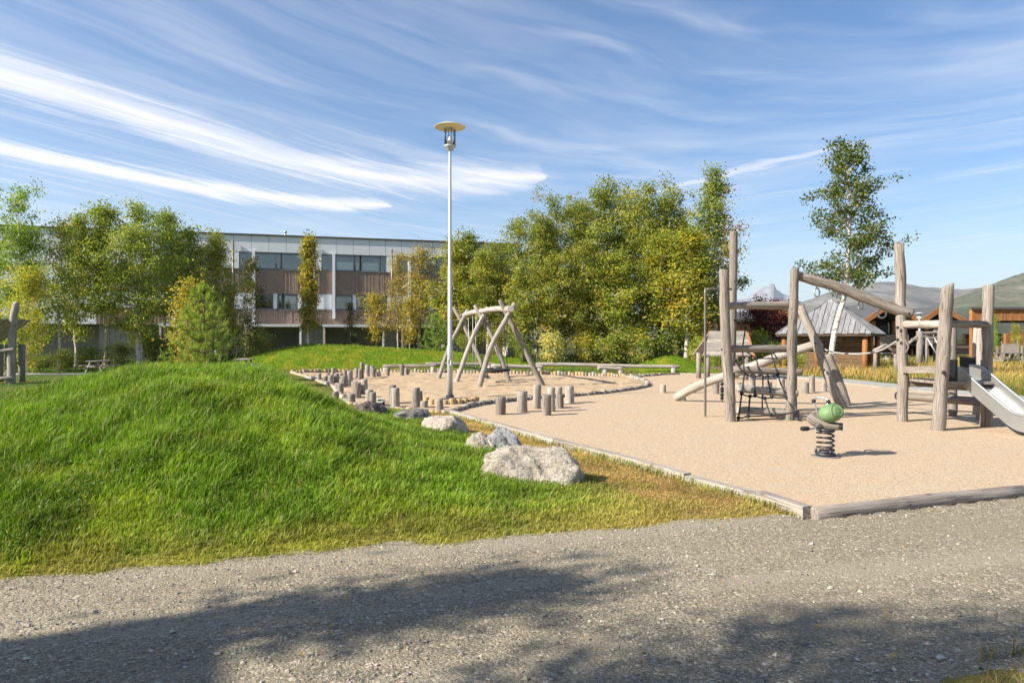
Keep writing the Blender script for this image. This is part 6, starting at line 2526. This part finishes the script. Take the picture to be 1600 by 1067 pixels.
def meadow_things():
    # gabled log arch
    Y = 30.5
    t = thing('log_arch', 'low log arch with gabled top standing in the meadow grass', 'play arch', at(1384, 530, Y).xy.to_3d())
    for a, b in (((1368, 582), (1368, 548)), ((1400, 582), (1400, 551))):
        m = MB()
        p, q = at(*a, Y), at(*b, Y)
        m.tube([(p.x, Y, -0.1), q], 0.09, 9, jit=0.03)
        part('post', m, M['log'], t)
    for a, b in (((1365, 549), (1384, 539)), ((1383, 539), (1404, 553))):
        m = MB()
        m.tube([at(*a, Y - 0.05), at(*b, Y - 0.05)], 0.085, 9, per=2, jit=0.03, cham=0.02, seed=a[0])
        part('top_log', m, M['log_pale'] if a[0] == 1365 else M['log'], t)
    # second climbing frame far behind
    Y = 36.0
    t = thing('climbing_structure', 'distant log climbing frame with steel bars seen between the right posts', 'climbing frame', at(1458, 530, Y).xy.to_3d())
    for i, (px, tp, r) in enumerate(((1437, 517, 0.16), (1462, 516, 0.12), (1447, 527, 0.10), (1480, 525, 0.11))):
        m = MB()
        p = at(px, tp, Y + 0.4 * (i % 2))
        m.tube([(p.x, p.y, -0.1), p], r, 9, jit=0.03, seed=i)
        part('post', m, M['log_grey'], t)
    for a, b in (((1420, 537, 36), (1437, 523, 36)), ((1424, 531, 36), (1467, 528, 36)), ((1440, 521, 36.2), (1467, 520, 36.2))):
        m = MB()
        m.tube([at(*a), at(*b)], 0.085, 8, per=2, jit=0.03, cham=0.02)
        part('crossbar', m, M['log_grey'], t)
    for a, b in (((1449, 528, 35.9), (1463, 552, 35.5)), ((1460, 528, 35.9), (1474, 550, 35.5))):
        m = MB()
        m.tube([at(*a), at(*b)], 0.035, 7)
        part('steel_bar', m, M['galv'], t)
    # small lamp behind
    Y = 40
    b = at(1437, 530, Y)
    b.z = 0
    t = thing('street_lamp', 'small distant park lamp above the far climbing frame', 'lamp', b)
    zt = at(1437, 488, Y).z
    m = MB()
    m.lathe(b, [(0.07, -0.1), (0.06, zt - 0.4)], 10)
    part('pole', m, M['galv'], t)
    m = MB()
    m.lathe(b + Vector((0, 0, zt - 0.4)), [(0.06, 0), (0.14, 0.06), (0.15, 0.12), (0.10, 0.13), (0.10, 0.32)], 12)
    part('lantern', m, M['white'], t)
    m = MB()
    m.lathe(b + Vector((0, 0, zt - 0.08)), [(0.34, 0), (0.1, 0.07), (0.0, 0.09)], 16)
    part('hood', m, M['galv'], t)
    # pale post fence at the right edge
    Y = 43.0
    t = thing('picket_fence', 'pale post and rail fence at the right edge before the timber block', 'fence', at(1580, 530, Y).xy.to_3d())
    for k in range(16):
        m = MB()
        p = at(1550 + k * 9.5, 546, Y + 0.05 * (k % 2))
        m.beam((p.x, p.y, -0.1), (p.x, p.y, 1.05 + 0.08 * (k % 3)), 0.12, 0.05)
        part('picket', m, M['log_pale'], t)
    for z in (0.35, 0.85):
        m = MB()
        m.beam(at(1546, 530, Y + 0.1).xy.to_3d() + Vector((0, 0, z)), at(1700, 530, Y + 0.1).xy.to_3d() + Vector((0, 0, z)), 0.04, 0.10)
        part('rail', m, M['log_pale'], t)
    m = MB()
    p = at(1580, 530, 42.5)
    t = thing('notice_board', 'pale board standing before the pale fence at right', 'board', (p.x, p.y, 0))
    m.box((p.x - 0.5, p.y, 0.75), (p.x + 0.5, p.y + 0.05, 1.3))
    part('panel', m, M['log_pale'], t)
    for sx in (-0.5, 0.5):
        m = MB()
        m.beam((p.x + sx, p.y + 0.1, -0.1), (p.x + sx, p.y + 0.1, 1.5), 0.07, 0.07)
        part('leg', m, M['log'], t)
    # wooden rail behind the play hut
    t = thing('garden_fence', 'dark wire fence under the dark red tree', 'fence', (13.5, 43, 0))
    for k in range(9):
        p = at(1140 + k * 12, 530, 43)
        m = MB()
        m.beam((p.x, p.y, -0.1), (p.x, p.y, 1.8), 0.07, 0.07)
        part('post', m, M['dark_wood'], t)
    for z in (1.75, 1.0):
        m = MB()
        a, b = at(1140, 530, 42.94), at(1238, 530, 42.94)
        m.beam((a.x, a.y, z), (b.x, b.y, z), 0.04, 0.05)
        part('rail', m, M['dark_wood'], t)


meadow_things()

# ------------------------------------------------------------------ grass, gravel stones, weeds
def blades(name, X, Y, Z, Hh, Wd, col, rng, bend=0.45, wind=(0.25, 0.05), tall=False):
    n = len(X)
    az = rng.random(n) * 6.28319
    ld = np.stack([np.cos(az), np.sin(az), np.zeros(n)], 1)
    ln = bend * (0.3 + 1.0 * rng.random(n))
    lean = ld * ln[:, None] + np.array([wind[0], wind[1], 0])
    fa = rng.random(n) * 6.28319
    sd = np.stack([np.cos(fa), np.sin(fa), np.zeros(n)], 1) * (Wd / 2)[:, None]
    B = np.stack([X, Y, Z - 0.015], 1)
    up = np.array([0, 0, 1.0])
    Mi = B + (lean * 0.33 + up * 0.62) * Hh[:, None]
    T = B + (lean * 1.0 + up * (1.0 - 0.25 * ln[:, None])) * Hh[:, None]
    V = np.stack([B - sd, B + sd, Mi + sd * 0.8, Mi - sd * 0.8, T], 1).reshape(-1, 3)
    k = np.arange(n)[:, None] * 5
    me = npmesh(name, V, np.concatenate([k, k + 1, k + 2, k + 3], 1), False, np.concatenate([k + 3, k + 2, k + 4], 1))
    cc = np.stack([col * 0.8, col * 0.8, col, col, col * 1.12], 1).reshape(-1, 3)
    setcol(me, cc)
    me.materials.append(M['grass'])
    return me


rng = np.random.default_rng(9)


def near_grass():
    n = 460000
    u = rng.uniform(-0.92, 0.50, n)
    y = 3.9 + 13.6 * rng.random(n) ** 1.15
    x = u * y
    ok = np.ones(n, bool)
    dpath = spoly(x, y, PATH)
    wob = (fbm(x, y, 2.2, 5, 4) - 0.5) * 0.35
    ok &= (dpath + wob > -0.06 + 0.22 * rng.random(n) ** 2)
    ye = np.interp(x, [p[0] for p in PATH_EDGE], [p[1] for p in PATH_EDGE])
    ok &= y > ye - 0.5
    ok &= spoly(x, y, PLAY) > 0.075
    ok &= spoly(x, y, SAND) > 0.12
    x, y = x[ok], y[ok]
    n = len(x)
    z = lawn_h(x, y)
    c = lawn_col(x, y)
    dk = dline(x, y, KERB)
    lush = np.clip((c[:, 1] / c[:, 0] - 0.74) / 0.9, 0, 1)
    clump = fbm(x, y, 1.8, 61, 3)
    tuft = fbm(x, y, 5.0, 63, 3)
    h = 0.044 + 0.042 * np.sqrt(lush) + 0.055 * lush * ss(clump, 0.22, 0.72) + 0.05 * ss(tuft, 0.45, 0.75) * lush
    mound = ss(z, 0.18, 0.7)
    h = h * (0.72 + 0.45 * mound)
    ye = np.interp(x, [p[0] for p in PATH_EDGE], [p[1] for p in PATH_EDGE])
    h = np.where(y - ye < 0.25, h * 0.85, h)
    h *= np.where((dk < 0.16), 1.25, 1.0)
    h = h * (0.45 + 1.0 * rng.random(n))
    back = ss(y, 13.5, 16)
    h = h * (1 - 0.55 * back * (z < 0.3))
    wd = 0.0040 + 0.0036 * rng.random(n) + 0.00035 * y
    # single blades differ: some straw, some bright
    r = rng.random(n)
    col = c * (0.5 + 0.9 * rng.random((n, 1)))
    col = np.where((r < 0.07)[:, None], np.array([0.36, 0.30, 0.12]) * (0.7 + 0.5 * rng.random((n, 1))), col)
    col = np.where(((r > 0.80) & (lush > 0.4))[:, None], np.array([0.19, 0.30, 0.022]) * (0.8 + 0.4 * rng.random((n, 1))), col)
    # darker clover-like patches
    dk2 = ss(fbm(x, y, 1.3, 71, 3), 0.60, 0.70) * (z > 0.02)
    col = col * (1 - 0.25 * dk2[:, None])
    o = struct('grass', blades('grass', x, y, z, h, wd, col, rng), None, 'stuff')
    o['label'] = 'long and short green grass blades covering the foreground mound'


near_grass()


def far_grass():
    n = 110000
    u = rng.uniform(-0.80, 0.36, n)
    y = rng.uniform(17, 43, n)
    x = u * y
    z = lawn_h(x, y)
    ok = (spoly(x, y, PLAY) > 0.1) & (spoly(x, y, SAND) > 0.15) & (spoly(x, y, STRIP) > 0.1)
    ok &= ~((y > 29.4) & (y < 32.6) & (x < -12.5))
    x, y, z = x[ok], y[ok], z[ok]
    n = len(x)
    c = lawn_col(x, y)
    bank = ss(y, 31, 34)
    h = (0.035 + 0.05 * bank + 0.05 * ss(fbm(x, y, 0.9, 81, 3), 0.45, 0.7) * bank) * (0.6 + 0.8 * rng.random(n))
    wd = 0.016 + 0.014 * rng.random(n)
    col = c * (0.7 + 0.6 * rng.random((n, 1)))
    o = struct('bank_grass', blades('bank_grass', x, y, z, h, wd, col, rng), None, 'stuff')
    o['label'] = 'bright short grass on the bank behind the sand pit'


far_grass()


def meadow_grass():
    n = 75000
    y = rng.uniform(15, 48, n)
    x = rng.uniform(9, 36, n)
    ok = (x / y < 0.86) & (x / y > 0.30) & (spoly(x, y, PLAY) > 0.9) & (spoly(x, y, STRIP) > 0.12)
    ok &= ~((np.hypot(x - 15.9, y - 34.6) < 2.3))
    x, y = x[ok], y[ok]
    n = len(x)
    z = lawn_h(x, y)
    g = fbm(x, y, 0.45, 88, 4)
    far = ss(y, 30, 40)
    gr = np.clip(ss(g, 0.47, 0.64) * 0.75, 0, 1)
    nearstrip = 1 - ss(spoly(x, y, STRIP), 0.2, 1.2)
    gr = np.clip(gr + nearstrip * 0.4, 0, 1)
    straw = np.array([0.45, 0.31, 0.095]) 
    green = np.array([0.13, 0.17, 0.03])
    col = mixc(np.broadcast_to(straw, (n, 3)), green, gr)
    rr = rng.random(n)
    col = np.where((rr < 0.12)[:, None], np.array([0.38, 0.20, 0.07]), col) * (0.65 + 0.7 * rng.random((n, 1)))
    h = (0.20 + 0.30 * rng.random(n)) * (0.75 + 0.5 * ss(g, 0.35, 0.6)) * (1 - 0.45 * nearstrip)
    wd = 0.012 + 0.016 * rng.random(n)
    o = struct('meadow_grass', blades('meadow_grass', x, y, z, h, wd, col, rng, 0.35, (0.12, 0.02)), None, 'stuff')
    o['label'] = 'tall straw coloured meadow grass beyond the play surface'


meadow_grass()


def under_growth():
    n = 42000
    u = rng.uniform(-0.85, 0.42, n)
    y = rng.uniform(35.5, 46, n)
    x = u * y
    z = lawn_h(x, y)
    ok = (z < 0.55) & (fbm(x, y, 0.6, 99, 3) > 0.40) & (y > 36.0 + 2.0 * (x < -16)) & ~((x > -13) & (x < 0) & (y < 42))
    x, y, z = x[ok], y[ok], z[ok]
    n = len(x)
    base = mixc(np.broadcast_to(np.array([0.06, 0.085, 0.02]), (n, 3)), np.array([0.16, 0.15, 0.04]), ss(fbm(x, y, 0.5, 97, 3), 0.45, 0.62))
    h = (0.25 + 0.45 * rng.random(n)) * (0.6 + 0.8 * vn(x, y, 0.5, 98))
    o = struct('undergrowth', blades('undergrowth', x, y, z, h, 0.03 + 0.03 * rng.random(n), base * (0.6 + 0.8 * rng.random((n, 1))), rng, 0.7), None, 'stuff')
    o['label'] = 'rough weeds and grass under the birch grove'


under_growth()


def gravel_stones():
    n = 52000
    u = rng.uniform(-0.88, 0.90, n)
    y = 2.6 + 7.2 * rng.random(n) ** 1.2
    x = u * y
    d = spoly(x, y, PATH)
    dens = 0.30 + 0.7 * ss(fbm(x, y, 1.2, 111, 4), 0.40, 0.62) + 0.5 * (1 - ss(-d, 0.1, 0.8))
    ok = (d < 0.10) & (rng.random(n) < dens)
    x, y = x[ok], y[ok]
    n = len(x)
    z = path_h(x, y)
    s = 0.0034 + 0.0070 * rng.random(n) ** 2.8 + 0.010 * (rng.random(n) < 0.02)
    octv = np.array([(1, 0, 0), (0, 1, 0), (-1, 0, 0), (0, -1, 0), (0, 0, 0.75), (0, 0, -0.6)], float)
    J = octv[None] * (0.65 + 0.7 * rng.random((n, 6, 1))) + rng.normal(size=(n, 6, 3)) * 0.16
    a = rng.random(n) * 6.28
    ca, sa = np.cos(a), np.sin(a)
    st = 0.7 + 0.8 * rng.random(n)
    JX = (J[..., 0] * ca[:, None] - J[..., 1] * sa[:, None]) * (s * st)[:, None]
    JY = (J[..., 0] * sa[:, None] + J[..., 1] * ca[:, None]) * s[:, None]
    JZ = J[..., 2] * (s * 0.8)[:, None]
    V = np.stack([JX + x[:, None], JY + y[:, None], JZ + (z + s * 0.25)[:, None]], -1).reshape(-1, 3)
    f = np.array([(0, 1, 4), (1, 2, 4), (2, 3, 4), (3, 0, 4), (1, 0, 5), (2, 1, 5), (3, 2, 5), (0, 3, 5)])
    Fc = (np.arange(n)[:, None, None] * 6 + f[None]).reshape(-1, 3)
    me = npmesh('gravel_stones', V, Fc, False)
    tone = 0.17 + 0.30 * rng.random((n, 1)) ** 1.5
    cc = tone * np.array([1.0, 0.90, 0.74]) * (1 + 0.06 * rng.normal(size=(n, 3)))
    setcol(me, np.repeat(np.clip(cc, 0.05, 0.6), 6, 0))
    m, w = mat('gravel_stone')
    at_ = w.n('ShaderNodeAttribute', attribute_name='Col')
    finish(w, at_.outputs['Color'], 0.85, None, 0, 0, 0.25)
    me.materials.append(m)
    o = struct('gravel_stones', me, None, 'stuff')
    o['label'] = 'loose grey stones lying on the gravel path'


gravel_stones()


def ground_cover():
    n = 16000
    u = rng.uniform(-0.85, 0.2, n)
    y = 4.2 + 9.5 * rng.random(n)
    x = u * y
    ok = (spoly(x, y, PATH) > 0.08) & (spoly(x, y, PLAY) > 0.4) & (fbm(x, y, 1.1, 141, 3) > 0.555) & (lawn_col(x, y)[:, 0] < 0.19) & (x < -0.4)
    x, y = x[ok], y[ok]
    n = len(x)
    z = lawn_h(x, y) + 0.03 + 0.07 * rng.random(n)
    N = rng.normal(size=(n, 3)) * 0.45 + np.array([0, 0, 1.0])
    c = np.array([0.075, 0.15, 0.022]) * (0.6 + 0.8 * rng.random((n, 1)))
    me = leaf_mesh('ground_cover', np.stack([x, y, z], 1), N, 0.022 + 0.022 * rng.random(n), c, rng)
    o = struct('ground_cover', me, None, 'stuff')
    o['label'] = 'dark clover and small leaved weeds growing among the mound grass'


ground_cover()


def weed(px, py, label, s=1.0, kind='dock', seed=0, z=None):
    rn = random.Random(seed)
    if z is None:
        g = gp(px, py)
        # walk along the ray until it meets the turf
        for k in range(400):
            Yk = 3.0 + k * 0.03
            q = at(px, py, Yk)
            if q.z <= float(lawn_h(np.array([q.x]), np.array([Yk]))[0]):
                g = q
                break
    mb = MB()
    n = 7 if kind == 'dock' else 16
    for i in range(n):
        az = rn.uniform(0, 6.28)
        L = s * rn.uniform(0.10, 0.20) * (1 if kind == 'dock' else 0.7)
        el = rn.uniform(0.15, 0.75)
        d = Vector((math.cos(az) * math.cos(el), math.sin(az) * math.cos(el), math.sin(el)))
        sdv = d.cross(Vector((0, 0, 1))).normalized() * L * (0.20 if kind == 'dock' else 0.26)
        p0 = g - Vector((0, 0, 0.02))
        p1 = p0 + d * L * 0.45
        p2 = p0 + d * L * 0.8 + Vector((0, 0, -0.02 * L))
        p3 = p0 + d * L * 1.08 - Vector((0, 0, 0.10 * L))
        i0 = len(mb.v)
        mb.v += [p0, p1 - sdv, p1 + Vector((0, 0, -0.05 * L)), p1 + sdv, p2 - sdv * 0.75, p2 - Vector((0, 0, .04 * L)), p2 + sdv * 0.75, p3]
        for f in ((0, 1, 2), (0, 2, 3), (1, 4, 5, 2), (2, 5, 6, 3), (4, 7, 5), (5, 7, 6)):
            mb.face([i0 + k for k in f], None, True)
    me = mb.mesh('weed', g)
    c = {'dock': (0.12, 0.19, 0.05), 'clover': (0.045, 0.10, 0.02), 'dry': (0.33, 0.20, 0.06)}[kind]
    setcol(me, np.array([c] * len(me.vertices)) * (0.8 + 0.4 * np.random.default_rng(seed).random((len(me.vertices), 1))))
    me.materials.append(M['leaf'])
    o = put('weed', me, None, None, g)
    o['label'] = label
    o['category'] = 'weed'


weed(133, 645, 'broad leaved weed high on the left of the mound', 1.4, 'dock', 1)
weed(100, 768, 'broad leaved weed low on the left of the mound', 1.25, 'dock', 2)
weed(10, 770, 'dark leafy weed at the left edge of the mound', 1.3, 'clover', 3)
weed(433, 658, 'small leafy weed on the right shoulder of the mound', 0.9, 'dock', 4)
weed(722, 722, 'small pale weed beside the split boulder', 0.7, 'dock', 5)
weed(345, 805, 'dark clover patch on the lower mound', 0.8, 'clover', 6)
weed(95, 598, 'broad leaved plant on the left shoulder of the mound', 1.6, 'dock', 7)
weed(150, 660, 'big dark leaved weed in the hollow of the mound', 1.6, 'clover', 8)


def corner_weeds():
    """sparse growth on the near verge, lower right corner of the photo"""
    n = 14000
    x = rng.uniform(2.15, 4.6, n)
    y = np.interp(x, [2.2, 5.3], [3.30, 4.1]) + 0.10 - 0.75 * rng.random(n) ** 0.8
    ok = (fbm(x, y, 3.0, 121, 3) > 0.42) & (y > 2.6)
    x, y = x[ok], y[ok]
    n = len(x)
    r = rng.random((n, 1))
    col = np.where(r < 0.6, np.array([0.42, 0.31, 0.14]), np.array([0.10, 0.14, 0.03])) * (0.7 + 0.6 * rng.random((n, 1)))
    h = 0.04 + 0.10 * rng.random(n) + 0.18 * (rng.random(n) < 0.012)
    o = struct('verge_grass', blades('verge_grass', x, y, np.maximum(lawn_h(x, y), 0.0), h, 0.003 + 0.003 * rng.random(n), col, rng, 0.6), None, 'stuff')
    o['label'] = 'thin dry grass on the near verge of the path'
    for i, (px, py, kd) in enumerate(((1545, 1052, 'clover'), (1478, 1060, 'dry'), (1590, 1046, 'dry'), (1410, 1062, 'clover'))):
        g = gp(px, py)
        weed(px, py, ['reddish green weed on the verge in the lower right corner', 'dry curled leaf weed left in the lower right corner', 'rusty weed at the lower right picture edge', 'small green weed at the bottom edge right of the middle'][i], 0.45, kd, 40 + i)


corner_weeds()


def fallen_leaves():
    cols = [(0.45, 0.26, 0.05), (0.38, 0.20, 0.05), (0.48, 0.34, 0.08)]
    n = 70
    V, Fc, C = [], [], []
    rn = random.Random(3)
    pts = []
    for i in range(n):
        if i % 2:
            y = rn.uniform(3.3, 6)
            x = rn.uniform(-0.7, 0.75) * y
            z = 0.02
        else:
            y = rn.uniform(7, 14)
            x = rn.uniform(0.15, 0.7) * y
            z = 0.012
        a = rn.uniform(0, 6.28)
        s = rn.uniform(0.012, 0.024)
        c, sn = math.cos(a) * s, math.sin(a) * s
        k = len(V)
        V += [(x - c, y - sn, z), (x + sn * .6, y - c * .6, z + 0.006), (x + c, y + sn, z + 0.002), (x - sn * .6, y + c * .6, z + 0.006)]
        Fc.append((k, k + 1, k + 2, k + 3))
        C += [cols[i % 3]] * 4
    me = npmesh('fallen_leaves', np.array(V), np.array(Fc))
    setcol(me, np.array(C))
    me.materials.append(M['leaf'])
    o = struct('fallen_leaves', me, None, 'stuff')
    o['label'] = 'scattered small yellow birch leaves on path and play surface'


fallen_leaves()

# ------------------------------------------------------------------ haze: clear mountain air, closed box round everything
def haze():
    m = MB()
    m.box((-8800, -6000, -25), (9500, 13500, 900))
    hm = bpy.data.materials.new('haze_air')
    hm.use_nodes = True
    w = NT(hm.node_tree)
    v = w.n('ShaderNodeVolumePrincipled', {'Color': (0.80, 0.88, 1.0, 1), 'Density': 0.00007, 'Anisotropy': 0.2})
    w.n('ShaderNodeOutputMaterial', {1: v.outputs[0]})
    o = put('haze', m.mesh('haze'), hm, None, kind='stuff')
    o['label'] = 'thin blue mountain air over the far hills'


haze()
